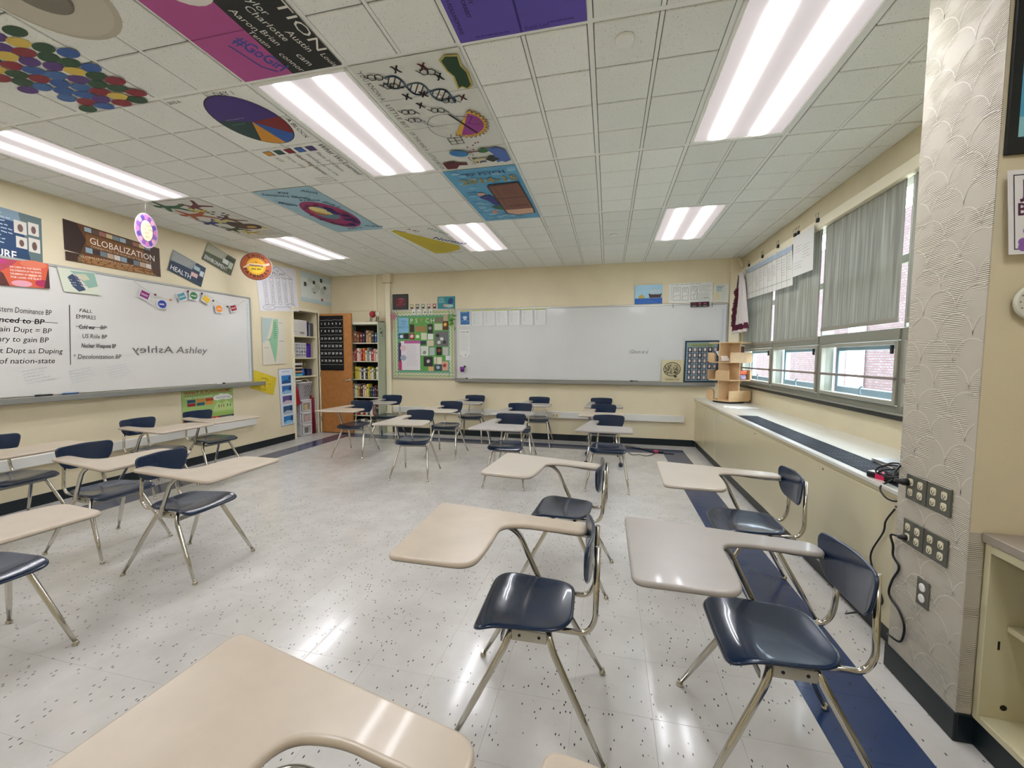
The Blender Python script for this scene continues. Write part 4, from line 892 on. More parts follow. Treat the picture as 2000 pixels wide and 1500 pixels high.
A.ell(.98, 2.0, .38, .62, '5f8698'); A.ell(.9, 2.15, .3, .34, 'b8683c'); A.ell(1.0, 2.2, .22, .42, 'e4d890', rot=20); A.text('2013-14', .80, 2.15, .12, '6a5a30', rot=-60)
for (x, y) in ((1.35, 2.3), (1.3, 1.9), (1.5, 1.6), (1.3, 1.25), (1.45, .95), (1.15, .75), (1.3, 2.1), (1.5, 1.25)): A.ell(x, y, .16, .12, '221c6a', 8, rot=x*90)
for (t, x, y, rr) in (('Samantha D.', .15, 3.75, -25), ('Maggie', .12, 3.1, -40), ('Kay', .75, 3.75, -15), ('Lydia', 1.0, 3.4, -40), ('Alissa', 1.5, 3.75, -35), ('Kristine', .95, 3.1, -10), ('Emily S.', 1.55, 2.9, -70), ('Mariah', .35, 1.6, -60), ('Sharon J.', .45, .95, -35), ('Katie D.', .7, .28, 5), ('Andrew', 1.5, .5, -20)): A.text(t, x, y, .2, '1c4a70', rot=rr, shear=.2, bold=True)
ceil_art(A, -10, -8, 0, 4, (-10, 0))
A = Art(2, 4); A.poly([(.1, 3.7), (.35, 3.75), (1.95, 1.2), (1.8, .6), (.95, .12), (.4, .15)], 'cbb92c'); A.scrib(.7, .5, .9, 1.3, 7, 'b3a01c', t=.04)
A.text('Class', .18, 3.7, .24, '4a2c50', rot=-35, shear=.2); A.text('A Bit', .75, 3.75, .26, '6c2030', rot=-50, shear=.2); A.text("Weren't", 1.55, 3.7, .30, '3f6a60', rot=-62, shear=.2); A.text('Normal', 1.25, 2.45, .42, '1c2480', rot=-50, fit=1.5, bold=True); A.text('SENIORS', 1.1, .12, .16, '5a5a50')
ceil_art(A, -8, -6, 4, 8, (-8, 4))
A = Art(2, 4); A.rect(.02, .02, 1.96, 3.96, '5aa4cc')
rd = random.Random(11)
for k in range(60): A.ell(rd.uniform(.15, 1.85), rd.uniform(.15, 3.85), .13, .07, ('7cb8d8', '4894c2', '92c6de')[k % 3], 8)
A.text('AP PSYCH', 1.1, 3.62, .26, '1c2c60', align='C', fit=1.05); A.text('2014-15', 1.08, 3.15, .42, '9a8a40', align='C', fit=1.6, bold=True)
A.poly([(.92, 2.9), (1.0, 3.0), (1.86, 3.02), (1.92, 1.0), (1.9, .55), (1.3, .45), (.95, .7), (.92, 1.3)], '33201c'); A.poly([(.96, 2.88), (1.82, 2.95), (1.88, 1.0), (.98, 1.0)], '7c4c3c'); A.poly([(.98, 1.0), (1.88, 1.0), (1.85, .58), (1.3, .5), (1.0, .72)], 'd2a88c'); A.rect(.96, 1.95, .9, .04, '3a1f1a')
A.scrib(1.25, 2.2, .5, .5, 4, '5a342a', t=.025); A.text('SCIENCE', 1.2, 1.25, .2, '4a2018', fit=.62, bold=True); A.line([(1.1, 3.0), (1.12, 1.2)], .02, '5a342a')
A.poly([(.45, 2.2), (.85, 2.3), (.95, 1.5), (.8, 1.4), (.65, 1.9)], '1c2a80'); A.poly([(.6, 1.4), (.95, 1.5), (.98, 1.05), (.75, 1.1)], '1c5a48'); A.ell(.6, .9, .1, .14, 'd89a80'); A.ell(.6, 2.42, .12, .1, 'd8a08c'); A.text('Max Van', .9, .15, .18, '2c5a8a', shear=.2)
ceil_art(A, -4, -2, 0, 4, (-4, 0))
A = Art(2, 4); K = '1a1a20'; A.rect(.02, .02, 1.96, 3.96, 'd8dbd2')
for t, y in (("'YOU KNOW A", 3.85), ('LITTLE BIT', 2.9), ('OF THIS AND A', 1.92), ('LITTLE BIT OF', .96)): A.text(t, .08, y, .14, '3a3a3e', rot=-90, fit=.82)
for y in (1, 2, 3): A.rect(.02, y-.006, 1.96, .012, '9a9c94')
P1 = []; P2 = []
for k in range(41):
    t = k/40; bx_, by_ = .45+1.05*t, 3.55-.78*t; o_ = .17*sin(t*pi*3.1+.4); nx, ny = .6, .8; P1.append((bx_+nx*o_, by_+ny*o_)); P2.append((bx_-nx*o_, by_-ny*o_))
for k in range(2, 40, 3): A.line([P1[k], P2[k]], .022, ('2c3a30', 'a89a50', '4a2a2c')[k % 3])
A.line(P1, .045, '7a9cb8'); A.line(P2, .04, '86a2b4')
def xx(x, y, c=K, s=.08): A.arc(x-s, y, s*.8, s, -70, 70, .028, c, 6); A.arc(x+s, y, s*.8, s, 110, 250, .028, c, 6)
for (x, y, c) in ((.78, 3.75, K), (1.42, 3.42, K), (1.62, 2.8, '6c1c38'), (.62, 3.05, K), (.95, 3.05, '4a2030'), (.75, 2.75, K), (1.25, 3.72, '7a1c2c')): xx(x, y, c)
def mol(x, y, s=.09, c=K):
    for k in range(2): A.line([(x+k*s*1.6+s*cos(radians(60*a)), y-k*s*.3+s*sin(radians(60*a))) for a in range(7)], .02, c)
    A.line([(x+s*2.4, y-s*.5), (x+s*3.4, y-s*1.4)], .02, c); A.line([(x-s, y), (x-s*1.6, y+s*.9)], .02, c)
for (x, y) in ((.42, 3.4), (.36, 2.62), (1.22, 3.6), (.95, 2.55), (1.28, 2.8), (.36, 2.35), (.28, 3.68)): mol(x, y, .075)
A.poly([(1.55+.3*cos(a)*.55+.06*sin(6*a), 3.45+.42*sin(a)) for a in [2*pi*k/30 for k in range(30)]], 'b8a850'); 
A.poly([(1.70, 3.90), (1.93, 3.86), (1.90, 3.62), (1.96, 3.45), (1.92, 3.1), (1.80, 3.02), (1.72, 3.10), (1.62, 3.06), (1.66, 3.4), (1.60, 3.55), (1.58, 3.8)], 'b8a850')
A.mb.pop(-2); A.poly([(1.71, 3.87), (1.90, 3.83), (1.87, 3.62), (1.92, 3.45), (1.89, 3.13), (1.80, 3.06), (1.73, 3.13), (1.66, 3.10), (1.69, 3.4), (1.63, 3.55), (1.61, 3.79)], '0f3a1c')
S_ = []
for k in range(33): a = radians(-100+k*205/32-40); rr_ = (.56 if k % 2 else .46); S_.append((1.38+rr_*.98*cos(a)*.9, 1.98+rr_*sin(a)*.95))
A.poly(S_, 'd8a838'); A.line(S_, .012, '5a2a2c'); A.ell(1.36, 1.98, .40, .40, '983a90', 24, -118, 62); A.line([(1.18, 2.38), (1.52, 1.62)], .045, '100c14'); A.line([(1.3, 2.3), (1.6, 2.2), (1.45, 2.0), (1.7, 1.9)], .02, '5a1c60'); A.text('VIS', 1.62, 2.05, .14, '7a4a20', rot=-70)
A.arc(1.0, 1.98, .42, .44, 60, 300, .014, '707078'); A.scrib(.75, 1.9, .3, .2, 3, 'a8a8ac', t=.012); A.scrib(.35, 2.08, .3, .3, 5, 'aab4c4', t=.012)
A.line([(.55, 2.25), (.7, 2.05)], .02, '55555c'); A.frame(.80, 1.28, .32, .28, .02, K); A.line([(.8, 1.42), (1.12, 1.42)], .02, K); A.line([(.96, 1.28), (.96, 1.56)], .02, K); A.line([(.9, 1.56), (.95, 1.7)], .015, K)
A.ell(.82, .86, .22, .15, '2c7cb8', rot=-20); A.poly([(.25, .50), (.55, .52), (.62, .42), (.85, .38), (.85, .28), (.62, .30), (.5, .14), (.25, .16)], '5c1824')
A.poly([(1.5, .92), (1.75, .98), (1.92, .8), (1.95, .3), (1.8, .22), (1.72, .3), (1.6, .25), (1.6, .7)], '4468b0'); A.ell(1.42, .88, .13, .1, '2c6a38'); A.line([(1.05, .88), (1.32, .88)], .05, '6a2030'); A.poly([(1.35, .45), (1.5, .62), (1.72, .42), (1.5, .3)], '1c2420'); A.rect(1.02, .32, .34, .22, 'cfc8a0'); A.rect(1.2, .34, .15, .08, '4a508a')
rd = random.Random(9)
for k in range(34): A.ell(rd.uniform(.98, 1.22), rd.uniform(.3, .95), .014, .022, '4a2c2c', 6)
for (x, y) in ((1.25, 1.2), (1.33, 1.28), (1.4, 1.3), (1.1, 1.15), (1.2, 1.02)): A.poly([(x, y), (x+.06, y+.03), (x+.03, y-.05)], '7c1c38')
ceil_art(A, -4, -2, -4, 0, (-4, -4))

# ------------------------------------------------------------------ back wall things
def Bk(x, z, d=0): return (x, YB-d, z)
r = root('bulletin_board', Bk(-3.06, .985), 'green psychology bulletin board with zigzag border', 'bulletin board')
build(MB().box(-3.665, -2.488, YB-.016, YB, .99, 2.19, mat('cork_cover', 'c9cfae', .7)), 'board', r)
m = MB()
for b in ((-3.675, -2.475, YB-.024, YB, 2.175, 2.20), (-3.675, -2.475, YB-.024, YB, .975, 1.0), (-3.678, -3.655, YB-.024, YB, .975, 2.2), (-2.498, -2.475, YB-.024, YB, .975, 2.2)): m.bbox(*b, M_silver, .003)
build(m, 'frame', r)
PX = lambda x: (x-220)/(1145-220)*1.18; PZ = lambda y: (1435-y)/(1435-420)*1.2    # zoomed pixels to metres
A = Art(1.18, 1.2)
for k in range(4):
    o_ = .022+k*.026; c = ('d8cc86', '8fae6c', 'e6e4c4', '6aa08c')[k]
    for side in range(4):
        n_ = 34; pts = []
        for q in range(n_+1):
            t = .02+.96*q/n_; zz = .012 if q % 2 else -.012
            pts.append([(t*1.18, o_+zz), (t*1.18, 1.2-o_+zz), (o_+zz, t*1.2), (1.18-o_+zz, t*1.2)][side])
        A.line(pts, .010, c)
A.rect(.115, .12, .95, .97, '5c9a48'); A.frame(.105, .11, .97, .99, .02, '5aa088')
def prx(x0, y0, x1, y1, c): A.rect(PX(x0), PZ(y1), PX(x1)-PX(x0), PZ(y0)-PZ(y1), c)
prx(315, 530, 468, 755, '7fb2d4'); 
for k, (ch, c) in enumerate(zip('PSYCH', ('dfe6d4', 'e6e0c8', 'c9b43c', 'dbe6cc', 'e4e0d0'))): A.text(ch, PX(495+k*76), PZ(612), .115, '1f2a18', bold=True); A.text(ch, PX(492+k*76), PZ(610), .112, c)
for k, t in enumerate(('TIME', 'TO', 'REFLECT')): A.text(t, PX(390), PZ(600+k*44), .05, '4a7aa8', align='C')
for (a, b, c, d, q) in ((485, 632, 552, 748, '2a2420'), (570, 660, 730, 740, '9a7a48'), (752, 632, 832, 765, '2c2c2c'), (855, 628, 970, 720, 'c3ccb0'), (975, 592, 1058, 718, '5a3018'), (985, 500, 1050, 590, 'b9a88a'), (870, 535, 978, 610, '7a7460'),
    (315, 768, 385, 848, '1c4a8c'), (395, 765, 470, 848, '1c1c1e'), (482, 768, 555, 855, '9a2438'), (570, 778, 640, 850, '5cae4c'), (655, 760, 740, 860, 'cfd6b8'), (755, 775, 835, 858, 'e0e2e0'), (862, 740, 1055, 955, '6a6c6a'), (645, 878, 730, 935, '2a3a48'), (742, 870, 842, 955, 'c9c0a4'),
    (648, 955, 762, 1095, 'd0d4cc'), (778, 975, 855, 1090, 'aab4b8'), (882, 968, 958, 1090, '141216'), (975, 970, 1055, 1090, 'b8bcb4'), (690, 1110, 825, 1255, '2c2e2c'), (845, 1112, 880, 1220, 'c8c8b4'), (888, 1118, 960, 1222, 'ded6c0'), (1015, 1095, 1100, 1165, 'd6dcd8'), (850, 1225, 960, 1318, '3c4a52'), (965, 1180, 1052, 1315, 'cfa48a'), (760, 1258, 838, 1325, 'd0a874')): prx(a, b, c, d, q)
prx(345, 880, 640, 1315, 'ded8dc'); prx(312, 905, 352, 1315, '4a2a60'); prx(312, 1180, 360, 1315, 'b8326c'); prx(400, 872, 640, 915, 'b85a96'); A.ell(PX(385), PZ(985), .06, .055, 'd8bcc4'); A.ell(PX(385), PZ(1130), .06, .05, '9aa6b4'); A.scrib(PX(440), PZ(1250), .22, .38, 14, 'b9b4bc', t=.006)
for (a, b, c) in ((960, 850, 'd8dad6'), (900, 800, '2a2c2a'), (1000, 900, '3a3c3a'), (920, 900, 'c9cbc6'), (790, 690, '8a8c88'), (705, 1050, '8a8c80'), (760, 1180, 'b9bab4'), (1012, 640, 'e0a848'), (920, 1020, '8a3a3c'), (1000, 1240, 'a83a34'), (905, 1270, 'a0b0b8'), (360, 810, 'cfe0ec'), (518, 808, 'e6b8c0'), (605, 812, 'd8e8c8')): A.ell(PX(a), PZ(b), .035, .03, c, 10, rot=a % 60)
A.lay('notices', Bk(-3.665, 2.19, .017), Bk(-2.485, 2.19, .017), Bk(-3.665, .99, .017), r)
# ribbon and leaves pinned at the board corners
m = MB(); pk = mat('pink_ribbon', 'd883a0', .6)
for k in range(9): a = k*.7; m.tube(smooth_path([Bk(-3.63, 2.09, .03), Bk(-3.63+.05*cos(a), 2.09+.05*sin(a), .05), Bk(-3.63+.07*cos(a+.5), 2.09+.06*sin(a+.5), .035), Bk(-3.63, 2.08, .03)], 3), .004, pk, 4)
m.tube(smooth_path([Bk(-3.63, 2.08, .03), Bk(-3.66, 1.98, .035), Bk(-3.645, 1.90, .035), Bk(-3.68, 1.82, .03)], 4), .006, pk, 4); tag(build(m, 'ribbon_bow'), 'pink ribbon bow hanging at the bulletin board corner', 'ribbon')
m = MB(); lf = mat('green_leaf', '5c9a34', .6)
for k in range(16):
    rd = random.Random(k); cx, cz = -2.53+rd.uniform(-.05, .06), 2.05-k*.011+rd.uniform(-.03, .05); a = rd.uniform(0, 6.28); d_ = Vector((cos(a), 0, sin(a)))*.045; e_ = Vector((-sin(a), 0, cos(a)))*.014; c_ = Vector(Bk(cx, cz, .03+rd.uniform(0, .03)))
    m.face([c_-d_, c_-e_, c_+d_, c_+e_], lf)
o = build(m, 'leaf_spray'); tag(o, 'bright green leaf decoration at the right top of the bulletin board', 'decoration')
# pictures on the board top
A = Art(100, 105); A.rect(0, 0, 100, 105, '1c1c1c'); A.poly([(5, 98), (95, 98), (95, 5), (5, 5)], '2c2c2a'); A.ell(52, 50, 34, 32, '6c1a24'); rd = random.Random(2)
for k in range(26): A.ell(52+rd.uniform(-26, 26), 50+rd.uniform(-24, 24), 4, 2.5, ('a03a44', 'c07078', '8a2430')[k % 3], 7)
q = poster('framed_picture', Bk(-3.655, 2.475), Bk(-3.36, 2.475), Bk(-3.655, 2.205), '0c0c0c', 'black framed picture with a red ball of thread', 'picture', A, t=.018); 
A = Art(100, 70); A.rect(0, 0, 100, 70, '2a8a94'); A.scrib(6, 32, 40, 32, 5, 'cfe4e4', fill=.8); A.ell(75, 42, 14, 20, '22407c', rot=-20); A.ell(45, 18, 12, 10, 'c9a09c'); A.ell(70, 15, 22, 10, 'a9ccc8'); A.ell(90, 8, 4, 4, '3a9a6c')
poster('framed_picture', Bk(-2.80, 2.41), Bk(-2.48, 2.41), Bk(-2.80, 2.205), '2a8a94', 'teal card with a dark blue figure, standing on the bulletin board', 'picture', A, t=.006)
for k, c in enumerate(('b8a83c', '5c6068', '6c9a5c', 'b88a94', '9c2c34')):
    A = Art(10, 13); A.rect(0, 0, 10, 13, 'cfc9b8'); A.rect(1, 1, 8, 11, c); A.ell(5, 7, 2.5, 3.5, 'ddd6c8'); A.rect(3, 1.5, 5, 4, '2c2c30')
    poster('small_card', Bk(-3.33+k*.108, 2.30), Bk(-3.255+k*.108, 2.30), Bk(-3.33+k*.108, 2.205), 'cfc9b8', ('yellow', 'grey', 'green', 'pink', 'red')[k]+' small card in the row above the bulletin board', 'card', A, t=.002, group='small cards above the bulletin board')
for k in range(4):
    A = Art(8, 10); A.ell(4, 4, 1.6, 2.2, ('3a5a3a', '9a7ab0', '3a3a3a', '5c6c6a')[k])
    poster('small_card', Bk(-3.275+k*.108, 2.195), Bk(-3.215+k*.108, 2.195), Bk(-3.275+k*.108, 2.115), 'e9e8e2', 'white card hanging over the bulletin board top, '+('first', 'second', 'third', 'fourth')[k]+' from the left', 'card', A, lift=.03, group='white cards hanging over the bulletin board')
# row of seven sheets on the back whiteboard
for k in range(7):
    x = -2.385+k*.2165; w = .185 if k else .18; zt = 2.165; h = .265; A = Art(70, 100); A.rect(0, 0, 70, 100, 'dfe1de'); A.rect(2, 92, 66, 8, 'b4bc6c')
    if k == 0:
        A.rect(3, 8, 64, 82, '3a70a8'); A.ell(35, 50, 14, 12, 'dfe8f0')
        for q in range(5): A.arc(35, 26+q*13, 28, 8, 20+q*9, 160, 2.2, ('9cc0dc', '1c4c86')[q % 2], 8)
    else: A.scrib(6, 6, 58, 80, 13, 'a9adae', fill=.85, t=1.1); A.scrib(6, 8+k*3, 20, 70, 6, '7c8082', t=1.6, fill=.7)
    poster('paper_sheet', Bk(x, zt, .03), Bk(x+w, zt+.003, .03), Bk(x+.003, zt-h, .018), 'dfe1de', 'blue star sheet, first of the row on the back whiteboard' if k == 0 else 'printed white sheet, '+('', 'second', 'third', 'fourth', 'fifth', 'sixth', 'last')[k]+' in the row on the back whiteboard', 'paper', A, group='row of sheets along the back whiteboard', lift=.001)
A = Art(60, 145); A.rect(0, 0, 60, 145, 'd9dad6'); A.text("JOIN ME?", 30, 128, 13, '4a4a4c', align='C', fit=50); A.scrib(6, 30, 48, 92, 16, 'a4a6a6', fill=.9, t=1.4); A.ell(5, 4, 2.5, 2.5, '1c1c1e'); A.ell(55, 4, 2.5, 2.5, '1c1c1e'); A.ell(33, 10, 2.5, 3, '2c2c2e')
poster('paper_sheet', Bk(-2.39, 1.835), Bk(-2.205, 1.835), Bk(-2.39, 1.375), 'd9dad6', 'long narrow printed sheet under the blue star sheet', 'paper', A, lift=.016)
# purple cup
pc = root('pen_cup', Bk(-2.33, 1.115, .05), 'purple cup stuck on the back whiteboard', 'cup')
build(MB().lathe([(.028, 0), (.042, .085), (.038, .085), (.026, .006)], Bk(-2.33, 1.115, .066), mat('purple_plastic', '6a1d7c', .4), 16), 'cup', pc); build(MB().bbox(-2.30, -2.27, YB-.08, YB-.06, 1.19, 1.222, M_black, .004), 'clip', pc)
# brain plaque and portrait poster standing on the tray
A = Art(100, 100); A.rect(0, 0, 100, 100, 'c9bf98'); A.ell(48, 58, 40, 32, '2a2620', 30); A.ell(48, 58, 37, 29, 'b9ae88', 30); rd = random.Random(4)
for k in range(46): a, b = rd.uniform(-30, 30), rd.uniform(-22, 22); A.arc(48+a, 58+b*.9, rd.uniform(3, 7), rd.uniform(2, 5), rd.uniform(0, 180), rd.uniform(200, 360), 2.0, '2c2820', 7)
A.poly([(52, 30), (66, 34), (72, 22), (62, 20)], '3a342a'); A.text('THINKING CAP', 50, 8, 12, '3a352a', align='C', fit=66)
pq = poster('wooden_plaque', Bk(.905, 1.338, .075), Bk(1.215, 1.338, .075), Bk(.905, 1.0, .06), 'c9bf98', 'square pale wooden plaque with a brain drawing on the tray', 'plaque', A, t=.012)
A = Art(100, 112); A.rect(0, 0, 100, 112, '1c2c38'); A.rect(4, 4, 92, 104, '7a98a8'); A.rect(10, 96, 78, 9, '8f9a6c'); A.text('FACES OF THE MIND', 20, 97, 6, '4a4c2a', fit=60)
for rr in range(6):
    for cc in range(6): x, y = 8+cc*15, 6+rr*15; A.rect(x, y, 12.5, 13, ('3c4048', '585c60', '2c2e36', '6a6a70')[(rr*2+cc) % 4]); A.ell(x+6.2, y+7, 3.4, 4.6, ('d8c8bc', 'c9bcb4', 'e0d4cc')[(rr+cc) % 3], 10)
poster('framed_picture', Bk(1.232, 1.625, .075), Bk(1.70, 1.632, .075), Bk(1.228, 1.0, .06), '12202c', 'dark framed poster with rows of small portraits on the tray', 'picture', A, t=.012)
# drawings above the back whiteboard
A = Art(100, 68); A.rect(0, 0, 100, 68, 'a4cde4'); A.rect(0, 0, 100, 20, '1f62bc'); rd = random.Random(6)
for k in range(14): A.line([(rd.uniform(0, 90), 3+k*1.2), (rd.uniform(10, 100), 4+k*1.2)], .9, ('4a90d8', '17489c')[k % 2])
A.poly([(50, 36), (56, 36), (58, 33), (92, 33), (98, 38), (94, 21), (54, 21)], '4a2420'); A.poly([(12, 20), (16, 30), (26, 34), (34, 26), (38, 20)], 'b8a24c')
for x in (62, 74, 86): A.line([(x, 34), (x, 56)], .8, '5a4a40'); A.poly([(x-5, 38), (x+6, 38), (x+3, 52), (x-4, 52)], 'c6d2d8')
poster('painting', Bk(.487, 2.487, .01), Bk(.89, 2.49, .01), Bk(.49, 2.20), '1f62bc', 'small painting of a sailing ship on blue sea above the back whiteboard', 'painting', A, t=.01)
A = Art(200, 92); A.rect(0, 0, 200, 92, 'dfe0da'); c = '5c6066'
for (x, y, w, h) in ((20, 12, 34, 64), (62, 10, 28, 62), (100, 14, 30, 62)): A.frame(x, y, w, h, 1.2, c); A.line([(x+3, y+20), (x+w-3, y+26)], 1, c); A.line([(x+3, y+42), (x+w-4, y+42)], 1, c); A.scrib(x+4, y+46, w-8, 14, 3, c, t=1.2)
A.line([(134, 70), (112, 30), (120, 18)], 1.2, c); A.scrib(138, 50, 56, 32, 5, '6a7076', t=1.2); A.scrib(130, 8, 64, 38, 6, '70767c', t=1.2); A.scrib(6, 84, 180, 5, 1, c, t=1.4); A.scrib(8, 12, 8, 66, 6, c, t=2, seg=2); A.scrib(160, 18, 30, 6, 1, '3a6a44', t=2)
poster('drawing', Bk(.985, 2.492, .01), Bk(1.60, 2.497, .01), Bk(.99, 2.20), 'dfe0da', 'wide sheet of hand drawn diagrams above the back whiteboard', 'drawing', A, t=.004)
A = Art(60, 70); A.rect(0, 0, 60, 70, 'd6d6cc'); A.poly([(6, 8), (26, 10), (22, 40), (8, 50)], 'd8cfa8'); A.poly([(10, 44), (28, 40), (34, 60), (12, 62)], 'a9c2c4'); A.scrib(8, 56, 44, 8, 2, '4a6a8a', t=1.2); A.scrib(30, 8, 24, 46, 9, 'b4b8ae', t=1)
poster('paper_sheet', Bk(1.618, 2.462, .01), Bk(1.825, 2.462, .01), Bk(1.615, 2.20), 'd6d6cc', 'pastel coloured small sheet at the right end above the back whiteboard', 'paper', A, t=.004)
A = Art(100, 27); A.rect(0, 0, 100, 27, '14090c'); A.frame(12, 12, 16, 11, 2, '8a1c34'); A.poly([(42, 18), (46, 23), (50, 20), (54, 23), (58, 18), (50, 10)], 'c03058'); A.ell(78, 17, 9, 5, 'a03a6a'); A.text('NERVE', 8, 3, 6, 'd8d0cc', fit=22); A.text('TIN', 44, 3, 6, 'd8d0cc', fit=12); A.text('BRAIN', 68, 3, 6, 'd8d0cc', fit=22)
poster('sign', Bk(1.295, 2.205), Bk(1.555, 2.210), Bk(1.298, 2.133), '14090c', 'small black sign with three red icons at the whiteboard top', 'sign', A, lift=.026, t=.006)
for x in (1.05, 1.60): tag(build(MB().bbox(x-.006, x+.006, YB-.03, YB-.022, 2.13, 2.19, M_steel, .002), 'metal_hook'), 'small metal hook on the back whiteboard top, '+('under the left' if x < 1.3 else 'under the right')+' end of the wide drawing', 'hook')
# raceway, outlet on the back wall
rw = build(MB().bbox(-3.66, 1.255, YB-.045, YB, .375, .478, mat('raceway_metal', 'dcdbd4', .4), .004), 'raceway'); tag(rw, 'white cable raceway along the back wall', 'raceway')
ot = build(MB().bbox(-.785, -.665, YB-.049, YB-.045, .372, .452, mat('outlet_cream', 'ded6b4', .4), .002), 'outlet_plate', rw)
A = Art(100, 64)
for x in (28, 72): A.ell(x, 32, 13, 17, 'b8ae88'); A.rect(x-5, 32, 2, 9, '2a2820'); A.rect(x+3, 32, 2, 9, '2a2820')
A.lay('sockets', Bk(-.785, .452, .05), Bk(-.665, .452, .05), Bk(-.785, .372, .05), ot)

# ------------------------------------------------------------------ closet in the left wall and its open door
M_wood = mat('door_oak', 'b47a42', .38, coat=.15, noise=(14, .55, '9c6530'), bump=(90, .05))
m = MB(); D = .58
for b in ((XL-D, XL-.12, CY0-.02, CY0, 0, CZT), (XL-D, XL-.12, CY1, CY1+.02, 0, CZT), (XL-D-.02, XL-D, CY0-.02, CY1+.02, 0, CZT), (XL-D, XL-.12, CY0, CY1, CZT, CZT+.02)): m.box(*b, mat('closet_inside', 'd2c9ac', .8))
clo = struct('wall_closet', m)
for z in (1.716, 1.348, 1.03): build(MB().bbox(XL-D, XL-.05, CY0, CY1, z-.022, z, M_trim, .003), 'shelf', clo)
m = MB()
for b in ((XL-.02, XL+.012, CY0-.045, CY0, 0, CZT+.045), (XL-.02, XL+.012, CY1, CY1+.045, 0, CZT+.045), (XL-.02, XL+.012, CY0, CY1, CZT, CZT+.045)): m.bbox(*b, M_trim, .004)
struct('trim_7', m)
dr = MB(); dr.bbox(-4.905, -4.272, 3.225, 3.263, .012, 2.12, M_wood, .004); door = struct('door_1', dr)
hd = MB(); T = Matrix.Translation((-4.335, 3.223, .955)) @ Matrix.Rotation(pi/2, 4, 'X'); hd.lathe([(.028, 0), (.028, .006), (.012, .010), (.011, .045)], (0, 0, 0), M_chrome, 14, T=T)
hd.tube(smooth_path([(-4.335, 3.18, .955), (-4.36, 3.17, .957), (-4.41, 3.173, .955), (-4.44, 3.177, .952)], 4), [.010]*4+[.009]*4+[.007]*5, M_chrome, 8); build(hd, 'door_handle', door)
build(MB().bbox(-4.275, -4.268, 3.23, 3.258, .90, 1.02, M_steel, .001), 'latch_plate', door)
for z in (.25, 1.05, 1.88): build(MB().tube([(-4.908, 3.221, z-.045), (-4.908, 3.221, z+.045)], .007, M_steel, 8), 'hinge', door)
r = root('pocket_chart', (-4.66, 3.215, 1.13), 'black numbered pocket chart hanging on the open closet door', 'wall organizer')
M_felt = mat('black_felt', '0b0b0d', .9); x0, x1, zt, zb = -4.895, -4.425, 2.085, 1.125
build(MB().bbox(x0, x1, 3.213, 3.219, zb, zt, M_felt, .001), 'backing', r)
for k in range(7):
    z = zt-.02-(k+1)*(.13); m = MB(); m.bbox(x0+.004, x1-.004, 3.205, 3.212, z-.005, z+.080 if k else z+.080, M_felt, .001); q = build(m, 'pocket_row', r)
    A = Art(47, 13); A.line([(0, 12.2), (8, 11.7), (16, 12.3), (24, 11.6), (32, 12.4), (40, 11.7), (47, 12.3)], .45, 'a8a8a4')
    if k < 6:
        for c in range(6): A.text(str(k*6+c+1), 4.5+c*7.5, 4.0, 5.2, 'e2e2de', align='C', bold=True)
    A.lay('numbers', (x0, 3.2045, z-.005+.0), (x1, 3.2045, z-.005), (x0, 3.2045, z-.135), q) if False else A.lay('numbers', (x0, 3.2045, z+.082), (x1, 3.2045, z+.082), (x0, 3.2045, z-.048), q)
# closet contents
XF = XL-.07
def thing(mb, name, label, cat, group=None): return tag(build(mb, name), label, cat, group)
o = thing(MB().bbox(XF-.30, XF, 2.655, 3.015, 1.717, 1.985, mat('box_white', 'd6d2cc', .6), .006), 'storage_box', 'white storage box on the top closet shelf', 'box')
A = Art(36, 27); A.ell(24, 5, 5.5, 1.8, '3a3634'); A.ell(24, 5, 4.4, 1.1, 'b0aaa4'); A.line([(0, 7), (18, 6.5)], .3, '8a8680'); A.lay('print', (XF, 2.655, 1.985), (XF, 3.015, 1.985), (XF, 2.655, 1.717), o, n=(1, 0, 0))
for k, (y0, y1, zt, c, l) in enumerate(((3.03, 3.075, 1.97, '1c2860', 'dark blue binder beside the white box'), (3.08, 3.12, 1.93, '8a8c88', 'grey binder on the top closet shelf'), (3.13, 3.19, 1.95, '4a4c50', 'dark grey box at the right end of the top closet shelf'))): thing(MB().bbox(XF-.25, XF-.02, y0, y1, 1.717, zt, mat('binder_'+c, c, .5), .003), 'binder', l, 'binder')
m = MB(); mb_ = mat('basket_white', 'd9d8dc', .5); z0, z1, y0, y1 = 1.349, 1.60, 2.665, 2.985
for z in (z0, z0+.055, z0+.115, z0+.175, z1-.03): m.bbox(XF-.26, XF, y0, y1, z, z+.03 if z != z0 else z+.035, mb_, .003) if False else m.bbox(XF-.008, XF, y0, y1, z, z+.028, mb_, .002)
for k in range(6): y = y0+k*(y1-y0-.02)/5; m.bbox(XF-.008, XF, y, y+.02, z0, z1, mb_, .002)
m.bbox(XF-.26, XF-.252, y0, y1, z0, z1, mb_, .002); m.bbox(XF-.26, XF, y0, y0+.008, z0, z1, mb_, .002); m.bbox(XF-.26, XF, y1-.008, y1, z0, z1, mb_, .002); m.bbox(XF-.26, XF, y0, y1, z0, z0+.008, mb_, .002)
o = build(m, 'basket'); tag(o, 'white slotted plastic basket on the second closet shelf', 'basket')
for k in range(3): build(MB().bbox(XF-.2, XF-.03-.01*k, y0+.03+k*.05, y0+.07+k*.05, z0+.01, z1-.04, mat('jar_'+str(k), ('c9c4b0', 'd8cfc0', 'b8b0a0')[k], .4), .01), 'contents', o)
